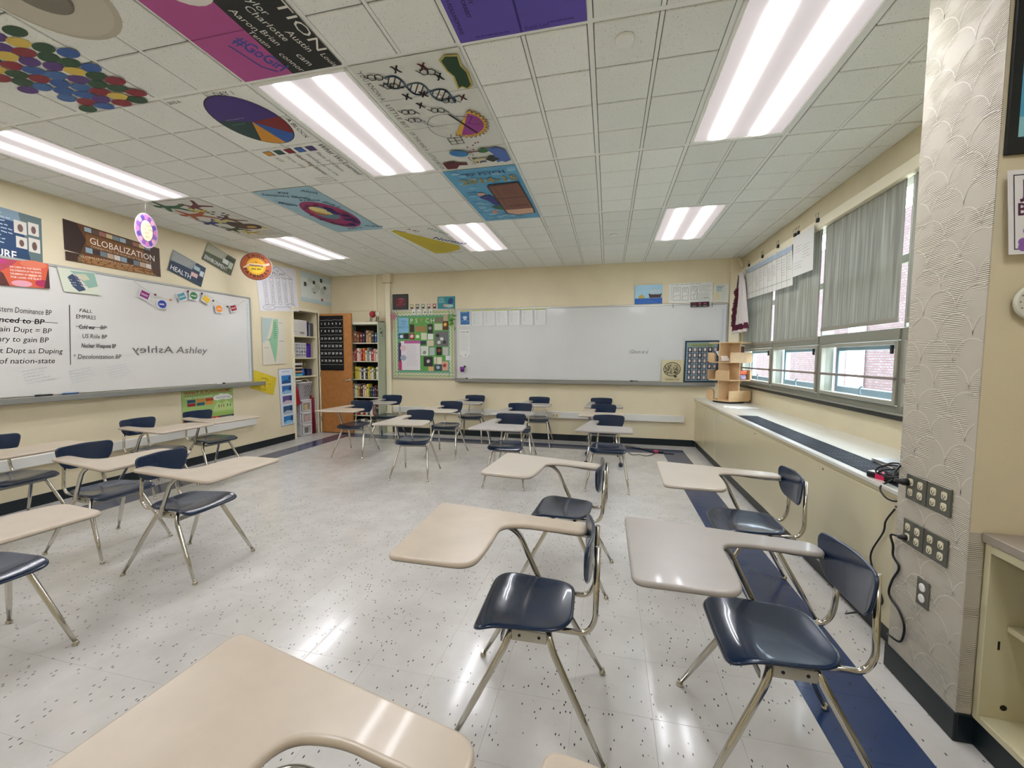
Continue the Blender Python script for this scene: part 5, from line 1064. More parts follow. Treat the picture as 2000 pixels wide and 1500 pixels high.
pc = MB(); pc.lathe([(.070, 0), (.078, .01), (.078, .20), (.070, .215)], (XF-.09, 3.085, 1.349), mat('purple_canister', '4a1a9c', .3, coat=.3), 20); o = thing(pc, 'canister', 'purple canister beside the white basket in the closet', 'canister'); build(MB().lathe([(.08, .215), (.08, .235), (.02, .245)], (XF-.09, 3.085, 1.349), mat('purple_lid', '3a127c', .35), 20), 'lid', o)
zs = 1.031
for k, (h, c, yy) in enumerate(((.045, '5fa8b8', .22), (.018, '1c1c24', .20), (.030, 'c49a84', .23), (.034, '22242c', .215), (.026, 'cfc4b0', .22), (.030, '2c2430', .205), (.040, 'd6d4d0', .23), (.012, '4a1a24', .22))):
    thing(MB().bbox(XF-.20, XF-.015-.004*(k % 2), 2.675, 2.675+yy, zs, zs+h, mat('stack_'+c, c, .5), .003), 'book', ('light blue box at the bottom', 'thin black book', 'pinkish book', 'dark thick book', 'cream book', 'dark purple book', 'white thick book', 'thin dark red book on top')[k]+' of the closet stack', 'book', 'stack on the third closet shelf'); zs += h+.0005
v = root('vase', (XF-.08, 3.0, 1.031), 'blue glass vase with dried stems on the third closet shelf', 'vase')
build(MB().lathe([(.022, 0), (.032, .03), (.034, .07), (.018, .11), (.020, .125)], (XF-.08, 2.975, 1.031), mat('blue_vase', '2c6ac0', .15, coat=.5), 16), 'vase_body', v)
m = MB()
for k in range(7): a = k*.9; m.tube(smooth_path([(XF-.08, 2.975, 1.14), (XF-.08+.02*cos(a), 2.975+.03*sin(a), 1.19), (XF-.08+.04*cos(a), 2.975+.06*sin(a), 1.225+.01*k)], 3), .003, mat('dried_stem', 'a89c6a', .7), 5)
for k in range(7): a = k*.9; m.lathe([(.002, -.012), (.012, 0), (.002, .012)], (XF-.08+.04*cos(a), 2.975+.06*sin(a), 1.23+.01*k), mat('dried_stem', 'a89c6a', .7), 7)
build(m, 'dried_stems', v)
thing(MB().bbox(XF-.20, XF-.03, 3.04, 3.15, 1.031, 1.15, mat('navy_box', '1a2048', .5), .01), 'small_box', 'dark blue box beside the vase in the closet', 'box')
# drawer tower, hamper, papers, red cloth, wrapping rolls
dt = root('drawer_tower', (XL-.22, 2.92, 0), 'white plastic tower of three clear drawers in the closet', 'storage drawers'); M_pl = mat('plastic_white', 'dddde0', .4); M_cl = mat('cloudy_plastic', 'b4b2ae', .35, noise=(14, .6, '8a867e'))
X1 = XL-.03; y0, y1 = 2.78, 3.03
m = MB(); m.bbox(X1-.32, X1, y0, y1, .60, .622, M_pl, .005); m.bbox(X1-.32, X1, y0, y1, .0, .02, M_pl, .005)
for y in (y0, y1-.014): m.bbox(X1-.32, X1-.02, y, y+.014, .0, .60, M_pl, .003)
for z in (.205, .40): m.bbox(X1-.32, X1, y0, y1, z, z+.018, M_pl, .003)
build(m, 'tower_frame', dt)
for k, z in enumerate((.025, .228, .422)):
    d_ = build(MB().bbox(X1-.30, X1-.004, y0+.018, y1-.018, z, z+.17, M_cl, .006), 'drawer', dt)
    fr = MB()
    for b in ((y0+.016, y1-.016, z+.15, z+.175), (y0+.016, y1-.016, z-.002, z+.018), (y0+.016, y0+.034, z, z+.17), (y1-.034, y1-.016, z, z+.17)): fr.bbox(X1-.004, X1+.006, *b, M_pl, .002)
    build(fr, 'drawer_front', d_)
    build(MB().bbox(X1-.004, X1+.001, y0+.07, y0+.15, z+.03, z+.12, mat('drawer_content_%d' % k, ('6a6c68', 'c9aca8', 'd8c48a')[k], .6), .003), 'contents', d_)
hm = root('hamper', (XL-.2, 2.92, .623), 'white perforated laundry hamper on top of the drawer tower', 'laundry basket')
m = MB(); b0, b1 = (X1-.28, X1-.04, y0+.02, y1-.02), (X1-.31, X1, y0-.035, y1+.02); zb, zt = .623, .92
P = lambda b, z: [(b[0], b[2], z), (b[1], b[2], z), (b[1], b[3], z), (b[0], b[3], z)]
A0, A1 = P(b0, zb), P(b1, zt)
for i in range(4): j = (i+1) % 4; m.face([A0[i], A0[j], A1[j], A1[i]], M_pl); m.face([A1[i], A1[j], A0[j], A0[i]][::1], M_pl)
m.face(A0[::-1], M_pl); m.bbox(b1[0]-.006, b1[1]+.008, b1[2]-.006, b1[3]+.006, zt-.012, zt+.006, M_pl, .004)
build(m, 'hamper_body', hm); A = Art(30, 30)
for rr in range(6):
    for c in range(4): A.ell(11+c*5+(rr % 2)*2, 5+rr*3.7, 1.5, 1.05, '77777c' if rr < 5 else '2c2c30', 10)
A.lay('holes', (X1+.001, b1[2], zt-.01), (X1+.001, b1[3], zt-.01), (X1-.035, b1[2]+.05, zb+.02), hm, off=.004, n=(1, 0, .12))
build(MB().tube(smooth_path([(X1-.05, y0+.06, zt), (X1-.06, y0+.09, zt+.045), (X1-.06, y1-.04, zt+.05), (X1-.05, y1, zt)], 5), .008, mat('handle_cream', 'd8c8a8', .5), 7), 'carry_handle', hm)
o = MB(); o.bbox(X1-.2, X1-.02, 2.70, 2.83, .93, .95, M_white, .002, T=Matrix.Translation((0, 0, .02))); thing(o, 'paper_stack', 'white folded papers sticking out above the hamper', 'paper')
m = MB(); rd_ = mat('red_cloth', 'a01c30', .8)
pr = [(2.665, .86), (2.70, .865), (2.735, .80), (2.75, .70), (2.775, .60), (2.785, .565), (2.70, .545), (2.66, .55)]
n_ = len(pr); F0 = [(XL-.04, y, z) for y, z in pr]; F1 = [(XL-.12, y, z) for y, z in pr]; m.face(F0, rd_); m.face(F1[::-1], rd_)
for i in range(n_): j = (i+1) % n_; m.face([F1[i], F1[j], F0[j], F0[i]], rd_)
thing(m, 'red_cloth', 'red cloth hanging beside the hamper', 'cloth')
for k in range(5):
    y = 3.075+.025*k; c = ('a01c2c', 'c9c4c8', '8a1628', 'b8323c', 'd6d2d4')[k]; m = MB(); zz = .68-.07*k*(1 if k % 2 else .3); m.tube([(XL-.06-.03*(k % 2), y, .005), (XL-.08-.03*(k % 2), y+.005, zz)], .017, mat('roll_'+c, c, .35, noise=(60, .6, '5a0c18' if k % 2 == 0 else '9a9498')), 10)
    thing(m, 'wrapping_roll', ('tall red', 'silver', 'dark red', 'bright red', 'short white')[k]+' wrapping paper roll at the right side of the closet', 'wrapping paper', 'wrapping paper rolls in the closet')
for k in range(3): thing(MB().bbox(XL-.30, XL-.06-.02*k, 2.64+k*.032, 2.66+k*.032, 0, .50-.06*k, mat('board_%d' % k, ('c8c6c4', '9a9894', '6a6866')[k], .6), .003), 'flat_board', ('light', 'grey', 'dark')[k]+' flat board standing left of the drawer tower', 'board')

# ------------------------------------------------------------------ bookcase with books
M_bc = mat('bookcase_green', 'b4bda8', .45, metal=.1); M_bcf = mat('bookcase_cream', 'd2cfba', .5)
bc = root('bookcase', (-4.1, 3.43, 0), 'grey green metal bookcase behind the closet door', 'bookcase'); x0, x1, y0, y1 = -4.42, -3.795, 3.30, 3.572
m = MB(); m.bbox(x0, x0+.02, y0, y1, 0, 1.975, M_bc, .003); m.bbox(x1-.018, x1, y0, y1, 0, 1.975, M_bc, .003); build(m, 'side_panels', bc) if False else None
build(MB().bbox(x0, x0+.018, y0, y1, 0, 1.975, M_bc, .003), 'side_panel', bc); sp_ = build(MB().bbox(x1-.018, x1, y0, y1, 0, 1.975, M_bc, .003), 'side_panel', bc)
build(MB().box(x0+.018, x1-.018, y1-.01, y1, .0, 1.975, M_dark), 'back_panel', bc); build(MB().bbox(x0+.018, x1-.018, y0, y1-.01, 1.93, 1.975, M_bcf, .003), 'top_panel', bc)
build(MB().bbox(x0+.018, x1-.018, y0, y1-.01, 0, .10, M_bcf, .003), 'plinth', bc)
SH = [1.612, 1.290, .972, .655, .330, .118]
for z in SH: build(MB().bbox(x0+.018, x1-.018, y0+.002, y1-.01, z-.016, z, M_bcf, .002), 'shelf', bc)
A = Art(10, 30); A.ell(3, 26, 1, 1.6, '1c2a24'); A.ell(4, 19, 1.6, 2.4, '14302c'); A.line([(6, 12), (8.5, 20), (7.2, 24), (6, 20), (9, 12)], .7, '2c6a3c'); A.lay('magnets', (x1, y0+.04, 1.90), (x1, y0+.18, 1.90), (x1, y0+.04, 1.60), sp_, n=(1, 0, 0))
PAL = {'red': 'a8282c', 'cream': 'd3cab2', 'white': 'dcdbd4', 'black': '26262a', 'blue': '2c4a80', 'orange': 'cf6a24', 'brown': '7a4c34', 'pink': 'cfa0a0', 'yellow': 'cbb838', 'green': '5c7038', 'grey': '8f8f8a', 'maroon': '6a1c24', 'tan': 'b8936a', 'navy': '1c2448'}
ROWS = [(['grey', 'tan', 'brown', 'brown', 'maroon', 'navy', 'tan', 'tan', 'black', 'blue'], 'top'),
        (['grey', 'grey', 'pink', 'red', 'cream', 'pink', 'red', 'orange', 'cream', 'grey', 'white', 'red', 'pink', 'cream'], 'second'),
        (['green', 'grey', 'green', 'yellow', 'yellow', 'cream', 'black', 'white', 'black', 'yellow', 'cream', 'cream', 'green', 'cream'], 'third'),
        (['white', 'navy', 'cream', 'white', 'yellow', 'brown', 'black', 'pink', 'cream', 'yellow', 'green', 'black', 'blue', 'maroon', 'black'], 'fourth'),
        (['black', 'maroon', 'brown', 'red', 'cream', 'red', 'cream', 'black', 'white', 'red', 'black'], 'fifth'),
        (['black', 'white', 'black', 'white', 'grey', 'white', 'black', 'white'], 'lowest')]
ORD = ['first', 'second', 'third', 'fourth', 'fifth', 'sixth', 'seventh', 'eighth', 'ninth', 'tenth', 'eleventh', 'twelfth', 'thirteenth', 'fourteenth', 'fifteenth']
bm = {}; rd = random.Random(21)
def book_unit(c):
    if c not in bm:
        mb = MB(); mb.bbox(-.5, .5, 0, .9, 0, 1, mat('book_'+c, PAL[c], .45, objvar=.12), .06); mb.box(-.36, .36, .02, .86, 1.0, 1.001, mat('pages', 'e0dac6', .8))
        o = build(mb, 'book', local=True); A = Art(10, 10); A.rect(1.5, 6.5, 7, 1.4, 'c9c2ac' if c in ('black', 'navy', 'maroon', 'red', 'blue', 'brown', 'green') else '5a4c44'); A.rect(2.5, 2, 5, .7, 'b8b09a')
        l = A.lay('spine_label', (-.42, 0, 1), (.42, 0, 1), (-.42, 0, 0), None, off=.002)
        l.parent = o; bm[c] = (o, l); return o, l, True
    return bm[c]+(False,)
def place_book(c, x, y, z, w, d, h, label, group, rot=0, flat=False):
    t = book_unit(c); o = t[0]
    if not t[2]:
        o2 = t[0].copy(); COL.objects.link(o2); l2 = t[1].copy(); COL.objects.link(l2); l2.parent = o2; o = o2
    o.location = (x, y, z); o.scale = (w, d, h); o.rotation_euler = (0, rot, 0); tag(o, label, 'book', group); return o
# spine label meshes were centred by build(); re-centre them once
for (cols, nm_), z in zip(ROWS, SH):
    hmax = .21 if nm_ not in ('fifth', 'lowest') else (.20 if nm_ == 'fifth' else .13); n_ = len(cols); W_ = (x1-x0-.045); pos = x0+.022
    for k, c in enumerate(cols):
        w = W_/n_*rd.uniform(.62, .96); h = hmax*rd.uniform(.78, 1.12); d = rd.uniform(.7, 1.0)*.2
        place_book(c, pos+w/2, y0+.02, z+.0005, w, d, h, '%s book, %s from the left on the %s bookcase shelf' % (c, ORD[k], nm_), 'books on the %s bookcase shelf' % nm_); pos += W_/n_
for c, (b, l) in bm.items():
    xs = [v.co for v in l.data.vertices]
for c, (b, l) in bm.items(): pass
# figurine on the bookcase
fg = root('figurine', (-3.92, 3.40, 1.976), 'red and white animal figurine on a black base on the bookcase', 'figurine'); build(MB().bbox(-4.09, -3.74, 3.37, 3.43, 1.976, 1.986, M_black, .002), 'base', fg)
m = MB(); rm = mat('figurine_red', '9c1f30', .4); m.lathe([(.004, -.06), (.045, -.04), (.058, 0), (.045, .04), (.004, .06)], (-3.955, 3.40, 2.115), rm, 14); build(m, 'body', fg)
m = MB(); wm = mat('figurine_white', 'd8d4b8', .5); m.lathe([(.004, -.05), (.036, -.03), (.045, 0), (.03, .035), (.004, .05)], (-3.855, 3.40, 2.12), wm, 12); build(m, 'head', fg)
for xx in (-4.005, -3.975, -3.885, -3.855): build(MB().tube([(xx, 3.40, 1.986), (xx+.008, 3.40, 2.075)], .006, M_black, 6), 'leg', fg)
m = MB(); m.tube(smooth_path([(-3.90, 3.385, 2.17), (-3.86, 3.375, 2.13), (-3.88, 3.375, 2.09)], 4), .006, mat('figurine_green', '3c5a2c', .5), 6); build(m, 'stripe', fg)

# ------------------------------------------------------------------ counter under the windows
M_cf = mat('counter_enamel', 'd0c6a4', .28, coat=.2, noise=(2, .4, 'c6bc9a')); M_ct = mat('counter_top', 'd9d8cf', .22, coat=.25)
XC = 1.408; ct = root('window_counter', (1.7, 1.2, 0), 'long cream radiator counter under the windows', 'counter')
m = MB(); m.box(XC+.004, XR, -1.068, YB-.002, .10, .742, M_cf); build(m, 'body', ct)
m = MB(); m.box(XC+.05, XR, -1.068, YB-.002, .0, .10, M_dark); build(m, 'plinth', ct)
build(MB().bbox(XC+.028, XC+.04, -1.068, YB-.002, 0, .102, M_base, .002), 'kick_board', ct)
for k, (a, b) in enumerate(((2.90, 3.50), (2.28, 2.895), (-1.06, 2.275))):
    p = build(MB().bbox(XC-.006, XC+.004, a, b, .118, .715, M_cf, .004), 'front_panel', ct)
    m = MB()
    for yy in ([b-.1, a+.1] if k else [a+.12, b-.07]) + ([.9, -.3] if k == 2 else []): m.lathe([(.006, 0), (.006, .003)], (0, 0, 0), mat('dark_screw', '3c3830', .4), 8, T=Matrix.Translation((XC-.006, yy, .69)) @ Matrix.Rotation(-pi/2, 4, 'Y'))
    build(m, 'screws', p)
build(MB().bbox(XC-.006, XC+.006, 3.505, YB-.002, .10, .74, M_trim, .002), 'end_strip', ct)
m = MB(); m.bbox(XC-.012, 1.44, -1.068, YB-.002, .742, .765, M_ct, .003); m.bbox(1.637, XR, -1.068, YB-.002, .742, .765, M_ct, .003); m.box(1.44, 1.637, 1.60, YB-.002, .742, .765, M_ct); m.box(1.44, 1.637, -1.068, -1.0, .742, .765, M_ct); build(m, 'counter_top', ct)
gm = MB(); gmt = mat('grille_black', '1c2530', .45); gm.box(1.44, 1.637, -1.0, 1.60, .742, .752, gmt); n_ = 11
for k in range(n_): x = 1.444+k*.0188; gm.box(x, x+.006, -1.0, 1.60, .752, .763, gmt)
for k in range(26): y = -.98+k*.102; gm.box(1.44, 1.637, y, y+.006, .752, .761, gmt)
o = build(gm, 'air_grille', ct)
# revolving shelf tower in the corner
M_ply = mat('birch_ply', 'd3b389', .45, noise=(20, .5, 'c2a176')); M_ply2 = mat('birch_ply_dark', 'a98258', .5)
tw = root('shelf_tower', (1.78, 3.02, .765), 'revolving birch plywood shelf tower in the corner of the counter', 'shelf'); S = .205; T = Matrix.Translation((1.718, 2.995, 0)) @ Matrix.Rotation(radians(30), 4, 'Z')
build(MB().lathe([(.19, .766), (.19, .785)], (0, 0, 0), M_black, 24, T=T, smooth=False), 'turntable', tw)
def oct_(s, c): return [(-s+c, -s), (s-c, -s), (s, -s+c), (s, s-c), (s-c, s), (-s+c, s), (-s, s-c), (-s, -s+c)]
build(MB().prism(oct_(.200, .045), .790, .803, M_ply, T=T), 'base_plate', tw)
build(MB().prism(oct_(.188, .01), 1.566, 1.58, M_ply, T=T), 'top_plate', tw)
build(MB().bbox(-.007, .007, -.178, .178, .803, 1.566, M_ply, .002, T=T), 'divider', tw); build(MB().bbox(-.178, .178, -.007, .007, .803, 1.566, M_ply, .002, T=T), 'divider', tw)
for k, z in enumerate((1.065, 1.305)): build(MB().prism(oct_(.190, .02), z, z+.012, M_ply, T=T), 'shelf_plate', tw)
def lip(xa, ya, xb, yb, z, h, m=M_ply, r=.04):
    """upright panel with one rounded top corner, from a to b in tower axes"""
    a, b = Vector((xa, ya, 0)), Vector((xb, yb, 0)); d = (b-a); L = d.length; d.normalize(); n = Vector((-d.y, d.x, 0))*.006
    P = [(0, 0), (L, 0), (L, h-r)]+[(L-r+r*cos(t*pi/8), h-r+r*sin(t*pi/8)) for t in range(1, 5)]+[(0, h)]; mb = MB()
    q0 = [T @ (a+d*u+n+Vector((0, 0, z+v))) for u, v in P]; q1 = [T @ (a+d*u-n+Vector((0, 0, z+v))) for u, v in P]; mb.face(q0, m); mb.face(q1[::-1], m)
    for i in range(len(P)): j = (i+1) % len(P); mb.face([q1[i], q1[j], q0[j], q0[i]], m)
    build(mb, 'lip_panel', tw)
for (z, h) in ((.803, .13), (1.077, .13), (1.317, .125)):
    e = .187
    if z == 1.077: lip(-e, -e, -e, .04, z, h); lip(e, -e, e-.03, -e, z, h, r=.01)
    else: lip(-e, e, -e, e-.12, z, h); lip(-e+.012, -e, e-.01, -e, z, h)
    lip(e, -e, e, .0, z, h); lip(e, e, 0, e, z, h); lip(-e, e, -.06, e, z, h)
zt = 1.318
for k in range(2):
    m = MB(); T2 = T @ Matrix.Translation((-.155, -.02-.035*k, zt+.01)) @ Matrix.Rotation(radians(-38), 4, 'X'); m.bbox(0, .11, -.006, .006, 0, .17, M_white, .002, T=T2); thing(m, 'thin_book', 'white slanted booklet in the upper left bay of the shelf tower, '+('left' if k == 0 else 'right')+' one', 'book')
thing(MB().bbox(.02, .14, -.165, -.06, 1.148, 1.20, mat('orange_pack', 'e2622c', .4), .006, T=T), 'orange_pack', 'orange pack of tissues in the shelf tower', 'pack'); thing(MB().bbox(.02, .135, -.165, -.06, 1.078, 1.145, mat('lilac_pack', 'c9a8c8', .4, noise=(30, .6, '8ab0d8')), .015, T=T), 'wipes_pack', 'pastel pack of wipes under the orange pack', 'pack')
fr = MB(); fr.bbox(.02, .10, -.150, -.140, 1.43, 1.535, M_white, .003, T=T); o = thing(fr, 'framed_photo', 'small white frame in the upper right bay of the shelf tower', 'picture frame'); build(MB().box(.028, .092, -.1515, -.150, 1.44, 1.525, mat('photo_brown', '5a3a38', .5), T=T), 'photo', o)
thing(MB().bbox(-.10, -.09, .04, .14, 1.08, 1.24, mat('dark_frame', '2c1c10', .5), .004, T=T), 'dark_frame', 'small dark wooden frame in the middle bay of the shelf tower', 'picture frame')
# papers, laptop, charger
for k in range(3): thing(MB().box(-.15, .15, -.105, .105, .7655+k*.0012, .7665+k*.0012, M_white, T=Matrix.Translation((1.66+.02*k, 2.36-.03*k, 0)) @ Matrix.Rotation(.3*k-.2, 4, 'Z')), 'paper_sheet', ('lowest', 'middle', 'top')[k]+' white sheet lying on the counter beside the shelf tower', 'paper', 'sheets on the window counter')
lp = root('laptop', (1.76, -.50, .765), 'closed silver laptop on the counter beside the patterned pillar', 'laptop'); T = Matrix.Translation((1.775, -.50, 0)) @ Matrix.Rotation(.12, 4, 'Z')
build(MB().bbox(-.125, .125, -.18, .18, .766, .774, M_steel, .003, T=T), 'base', lp); build(MB().bbox(-.125, .125, -.18, .18, .7755, .783, M_silver, .003, T=T), 'lid', lp)
ch = root('power_adapter', (1.44, -.77, .765), 'black power adapter with a pink label on the counter edge', 'adapter'); T = Matrix.Translation((1.455, -.765, 0)) @ Matrix.Rotation(.5, 4, 'Z')
build(MB().bbox(-.028, .028, -.062, .062, .7655, .795, M_black, .005, T=T), 'body', ch); build(MB().box(-.0285, .0285, -.02, .02, .764, .7958, mat('pink_label', 'd81f5a', .5), T=T), 'label_band', ch); build(MB().box(-.02, .02, .025, .058, .795, .7957, M_white, T=T), 'sticker', ch)
tag(build(MB().bbox(1.47, 1.60, -.98, -.86, .7665, .78, M_white, .003), 'white_booklet'), 'white folded booklet behind the cable bundle', 'booklet')
m = MB(); rd = random.Random(8); M_cab = mat('cable_black', '08080a', .4)
for k in range(5):
    c = Vector((1.47+rd.uniform(-.02, .02), -.90+rd.uniform(-.03, .03), .812)); P = [c+Vector((.06*cos(a+k), .085*sin(a), .02+.025*sin(a*1.5+k))) for a in [2*pi*q/10 for q in range(12)]]; m.tube(smooth_path(P, 3), .0042, M_cab, 6)
m.tube(smooth_path([(1.46, -.95, .82), (1.40, -1.0, .90), (1.36, -1.06, .92), (1.30, -1.10, .87), (1.315, -1.135, .853)], 5), .0045, M_cab, 6)
m.tube(smooth_path([(1.44, -.86, .79), (1.39, -.86, .75), (1.385, -.92, .715), (1.39, -1.0, .73), (1.42, -1.03, .78)], 4), .004, M_cab, 6)
thing(m, 'cable_bundle', 'tangled black cable bundle on the counter end by the outlets', 'cable')
thing(MB().tube([(1.338, -1.138, .853), (1.315, -1.136, .853), (1.29, -1.125, .855)], [.016, .014, .007], M_cab, 10), 'power_plug', 'black plug in the upper outlet plate', 'plug')
thing(MB().tube(smooth_path([(1.388, -.974, .683), (1.388, -.919, .606), (1.388, -.907, .547), (1.388, -.831, .419), (1.388, -.838, .35), (1.388, -.912, .256), (1.386, -.935, .217), (1.384, -.883, .161), (1.38, -.80, .09), (1.36, -.7, .012)], 5), .0042, M_cab, 6), 'electric_lead', 'black cord hanging down the counter front behind the front chair', 'cord')
cd = thing(MB().tube(smooth_path([(1.312, -1.145, .62), (1.30, -1.11, .612), (1.325, -1.085, .557), (1.325, -1.090, .512), (1.33, -1.122, .476), (1.33, -1.085, .40), (1.33, -1.072, .329), (1.33, -1.139, .296), (1.33, -1.175, .247), (1.33, -1.160, .175), (1.33, -1.10, .155), (1.345, -1.055, .14)], 5), .0045, M_cab, 6), 'electric_lead', 'black cord looping down the patterned pillar from the lower outlets', 'cord')
build(MB().tube([(1.338, -1.147, .62), (1.322, -1.147, .62), (1.305, -1.143, .619)], [.015, .013, .006], M_cab, 10), 'plug', cd)
# outlet plates on the pillar (facing -x)
M_plate = mat('plate_steel', '77766c', .35, metal=.7); M_sock = mat('socket_ivory', 'ddd6b8', .4)
def plate(ya, yb, z0, z1, name, label):
    o = build(MB().bbox(XP-.0105, XP-.0045, min(ya, yb), max(ya, yb), z0, z1, M_plate, .002), name); tag(o, label, 'outlet' if 'out' in name else 'cover plate'); return o
for (z0, z1, lb) in ((.783, .890, 'upper steel outlet plate on the patterned pillar'), (.594, .700, 'lower steel outlet plate on the patterned pillar')):
    o = plate(-1.125, -1.357, z0, z1, 'outlet_plate', lb); build(MB().box(XP-.0112, XP-.0104, -1.2415, -1.2395, z0+.001, z1-.001, M_black), 'seam', o)
    for y in (-1.153, -1.206, -1.274, -1.327):
        for z in ((z0+z1)/2+.021, (z0+z1)/2-.021):
            T = Matrix.Translation((XP-.0105, y, z)) @ Matrix.Rotation(-pi/2, 4, 'Y'); P = rpoly([(-.0145, -.013), (.0145, -.013), (.0145, .013), (-.0145, .013)], .009, 3)
            s_ = build(MB().prism(P, 0, .0022, M_sock, T=T), 'socket', o); q = MB()
            for (a, b, w, h) in ((-.003, -.006, .0045, .0012), (-.003, .006, .0055, .0012), (-.0095, 0, .0022, .0028)): q.box(a-w, a+w, b-h, b+h, .0022, .0026, M_black, T=T)
            build(q, 'slots', s_)
o = plate(-1.221, -1.284, .385, .495, 'blank_plate', 'small steel plate with two white round blanks on the pillar')
for z in (.462, .418): build(MB().lathe([(.0165, 0), (.0165, .002), (.012, .003)], (0, 0, 0), M_white, 18, T=Matrix.Translation((XP-.0105, -1.2525, z)) @ Matrix.Rotation(-pi/2, 4, 'Y')), 'round_blank', o)

# ------------------------------------------------------------------ charts, clips and robe on the window wall
def Rw(y, z, x=1.935): return (x, y, z)
A = Art(150, 42); A.rect(0, 0, 150, 42, 'd8d7cf')
for k in range(11): x = 4+k*13.3; A.rect(x, 0, .6, 42, '8a8c8c'); A.rect(x+1, 35, 12, 5, 'a9bccb'); A.scrib(x+1.5, 12+(k % 3)*4, 10, 22-(k % 4)*3, 7, 'a2a29c', t=.5)
A.rect(4, 6.5, 142, .5, '9a9a98'); A.rect(4, 34, 142, .5, '8a8c8c')
poster('wall_chart', Rw(3.22, 2.60), Rw(1.70, 2.545), Rw(3.16, 2.17), 'd8d7cf', 'wide columned paper chart clipped over the window shades', 'chart', A, lift=.008)
A = Art(45, 40); A.rect(0, 0, 45, 40, 'd6d5d0'); A.scrib(5, 22, 14, 8, 3, '9c9c98', t=.5); A.scrib(22, 14, 18, 14, 5, 'a0a09c', t=.5); A.scrib(4, 6, 20, 8, 3, 'a0a09c', t=.5)
poster('paper_sheet', Rw(1.675, 2.60), Rw(1.24, 2.59), Rw(1.665, 2.195), 'd6d5d0', 'plain large sheet clipped right of the columned chart', 'paper', A, lift=.006)
for k, y in enumerate((1.206, 1.60, 1.675, 2.107, 2.583, 3.083)):
    m = MB(); m.bbox(1.928, 1.948, y-.018, y+.018, 2.605, 2.64, M_black, .003)
    for s_ in (-1, 1): m.tube(smooth_path([(1.935, y+.010*s_, 2.64), (1.93, y+.022*s_, 2.665), (1.932, y+.026*s_, 2.685), (1.94, y+.012*s_, 2.68)], 3), .0022, M_steel, 5)
    tag(build(m, 'binder_clip'), 'black binder clip on the window header, %s from the pillar' % ORD[k], 'clip', 'binder clips on the window header')
st = root('striped_robe', (1.90, 3.25, 1.74), 'white and maroon ruffled robe hanging in the window corner', 'robe'); M_rw = mat('robe_white', 'd3cbc8', .8); M_rm = mat('robe_maroon', '5c1a34', .85, noise=(40, .5, '3c0e20'))
def drape(pts, m, name, x=1.90):
    """pts: list of (z, ya, yb): cloth with folds"""
    mb = MB(); n = 12
    G = [[(x+.022*sin(j*1.6+i*.3)-.02, ya+(yb-ya)*j/n, z) for j in range(n+1)] for i, (z, ya, yb) in enumerate(pts)]
    for i in range(len(G)-1):
        for j in range(n): mb.face([G[i][j], G[i][j+1], G[i+1][j+1], G[i+1][j]], m, True); mb.face([(a+.006, b, c) for a, b, c in (G[i+1][j], G[i+1][j+1], G[i][j+1], G[i][j])], m, True)
    return build(mb, name, st)
drape([(2.55, 3.24, 3.18), (2.40, 3.28, 3.08), (2.2, 3.30, 3.02), (2.0, 3.34, 2.96), (1.82, 3.40, 2.90)], M_rw, 'white_cloth'); drape([(1.84, 3.48, 2.84), (1.76, 3.52, 2.80)], M_rm, 'maroon_hem', 1.885); drape([(1.76, 3.5, 2.84), (1.72, 3.48, 2.86)], M_rw, 'white_hem', 1.88)
m = MB(); rd = random.Random(14)
for k in range(22):
    z = 2.34-.024*k; y = 3.33+.0055*k+rd.uniform(-.02, .02); m.lathe([(.004, -.02), (.03+.012*rd.random(), -.004), (.034, .008), (.004, .022)], (1.87+rd.uniform(-.01, .01), y, z), M_rm, 7)
build(m, 'maroon_ruffle', st)
m = MB()
for k in range(8): m.lathe([(.004, -.014), (.018, 0), (.004, .014)], (1.875, 3.29-.0+.008*k, 2.52-.025*k), mat('dark_bead', '2a1420', .4), 7)
build(m, 'bead_string', st); build(MB().tube([(1.90, 3.255, 1.745), (1.90, 3.25, 1.60)], .004, mat('cord_cream', 'd8cdb0', .6), 6), 'pull_cord', st)
tag(build(MB().tube([(1.915, 3.50, CZ-.005), (1.945, 3.42, 2.68)], .010, M_trim, 8), 'brace_rod'), 'thin cream diagonal rod in the upper window corner', 'rod')

# ------------------------------------------------------------------ near wall by the pillar and the open shelf unit
YN = -1.43
def Nw(x, z, d=0): return (x, YN-d, z)
A = Art(80, 60); A.rect(0, 0, 80, 60, '0c1216'); A.rect(4, 4, 76, 52, '4aa0c4'); A.poly([(4, 4), (20, 4), (10, 9), (4, 9)], '8ac4cc'); A.ell(14, 9, 3, 2.4, 'e6dfe0'); A.arc(14, 9, 3, 2.4, 0, 360, .6, '20242a')
poster('framed_picture', Nw(1.352, 2.78), Nw(1.86, 2.78), Nw(1.352, 2.03), '0c1216', 'blue picture with wide black edge at the upper right', 'picture', A, t=.012)
A = Art(60, 27); A.rect(0, 0, 60, 27, 'e3e1e2'); A.frame(1.5, 1.5, 60, 24, .35, '2a2a3c'); A.text('JUNE', 4, 18.5, 7.5, '4a1440', bold=True); A.text('BRIDGE', 2.5, 12.5, 5.5, '4a1440', bold=True)
for k in range(9): a = radians(190-k*22); A.ell(14+10*cos(a), 1.8+10*sin(a) if sin(a) > 0 else 2.2, 1.5, 1.3, '8a5aa8'); 
A.arc(14, 1.8, 8.4, 8.4, 10, 172, .5, '3a3a50'); A.arc(14, 1.8, 7.6, 7.6, 10, 172, .3, '8a8aa0')
for k in range(7): a = radians(25+k*22); A.line([(14, 1.8), (14+8*cos(a), 1.8+8*sin(a))], .25, '6a6a80')
poster('poster', Nw(1.348, 1.972, .0), Nw(1.86, 1.972, .0), Nw(1.368, 1.705, .0), 'e3e1e2', 'white poster with purple lettering and scalloped arch at the right edge', 'poster', A, lift=.028)
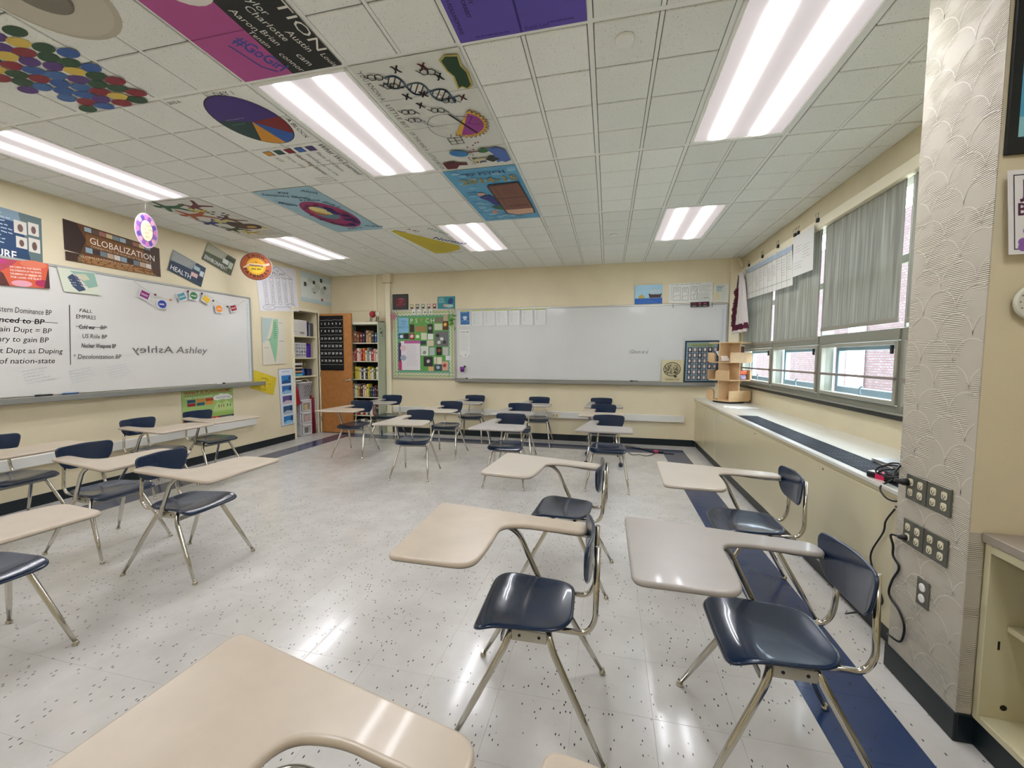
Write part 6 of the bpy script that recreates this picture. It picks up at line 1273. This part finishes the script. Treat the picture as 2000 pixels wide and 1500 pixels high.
o = MB(); T = Matrix.Translation((1.455, YN-.012, 1.552)) @ Matrix.Rotation(pi/2, 4, 'X'); o.lathe([(.054, 0), (.058, .004), (.058, .012), (.052, .016)], (0, 0, 0), mat('plaque_cream', 'd4d3c4', .6), 28, T=T); o = thing(o, 'round_plaque', 'cream round plaque on the wall at the right edge', 'plaque')
A = Art(10, 10)
for k in range(14): a = 2*pi*k/14; A.ell(5+4*cos(a), 5+4*sin(a), .22, .22, '55554c', 6)
A.lay('dots', (1.397, YN-.0285, 1.61), (1.513, YN-.0285, 1.61), (1.397, YN-.0285, 1.494), o)
su = root('shelf_unit', (1.65, -2.0, 0), 'open cream shelf unit at the lower right corner', 'shelf'); M_su = mat('shelf_cream', 'd6ceab', .5, noise=(3, .4, 'c4bb96')); M_sut = mat('shelf_top', '9b9184', .4); x0, x1, y0, y1 = 1.385, 1.93, -2.5, YN-.006
build(MB().bbox(x0-.012, x1+.02, y0-.01, y1, .738, .770, M_sut, .003), 'top_panel', su); build(MB().bbox(x0, x1, y1-.022, y1, .10, .735, M_su, .002), 'side_panel', su); build(MB().bbox(x0, x1, y0, y0+.022, .10, .735, M_su, .002), 'side_panel', su)
build(MB().box(x1-.012, x1, y0+.022, y1-.022, .10, .735, M_su), 'back_panel', su); build(MB().bbox(x0, x1-.012, y0+.022, y1-.022, .10, .125, M_su, .002), 'bottom_panel', su); build(MB().bbox(x0+.06, x1-.012, y0+.024, y1-.024, .44, .46, M_su, .002), 'shelf', su)
build(MB().bbox(x0, x0+.02, y0+.022, y1-.022, .705, .735, M_su, .002), 'top_rail', su); build(MB().bbox(x0+.004, x1, y0, y1, 0, .10, M_base, .003), 'plinth', su)
m = MB(); hk = mat('pin_hole', '2a2216', .8)
for z in (.58, .545, .51, .475, .40, .37, .34): m.box(1.50, 1.515, y1-.0232, y1-.022, z-.002, z+.002, hk)
m.box(1.425, 1.431, y1-.0232, y1-.022, .37, .40, hk); m.lathe([(.004, 0), (.004, .001)], (0, 0, 0), hk, 8, T=Matrix.Translation((1.50, y1-.0222, .65)) @ Matrix.Rotation(pi/2, 4, 'X')); m.lathe([(.010, 0), (.010, .001)], (0, 0, 0), hk, 12, T=Matrix.Translation((1.455, y1-.0222, .165)) @ Matrix.Rotation(pi/2, 4, 'X')); build(m, 'pin_holes', su)
# hook hanging at the ceiling beside the pillar, cables on the floor
tag(build(MB().tube([(1.335, -1.22, CZ-.01), (1.31, -1.10, CZ-.012), (1.335, -1.10, CZ-.035)], .004, M_black, 6), 'wire_hook'), 'small black wire hook at the ceiling beside the pillar', 'hook')
fc = root('floor_cable', (.75, 2.98, 0), 'thin black cables with a pink plug on the floor near the back wall', 'cable'); m = MB()
m.tube(smooth_path([(.35, 3.32, .006), (.50, 3.27, .006), (.66, 3.15, .006), (.80, 3.03, .006), (1.04, 2.985, .006)], 6), .005, M_cab, 6); m.tube(smooth_path([(.40, 3.0, .006), (.46, 2.78, .006), (.55, 2.82, .006), (.64, 2.76, .006), (.74, 2.88, .006), (.80, 3.0, .006)], 6), .004, M_cab, 6); m.tube(smooth_path([(.38, 3.36, .012), (.52, 3.30, .012), (.72, 3.10, .010), (.80, 3.03, .012)], 5), .005, M_cab, 6); build(m, 'cables', fc)
build(MB().bbox(.77, .83, 3.0, 3.05, 0.0005, .035, mat('pink_plug', 'c83a5c', .5), .006), 'pink_block', fc); build(MB().bbox(.83, .90, 2.985, 3.04, .0005, .03, M_black, .006), 'black_block', fc)
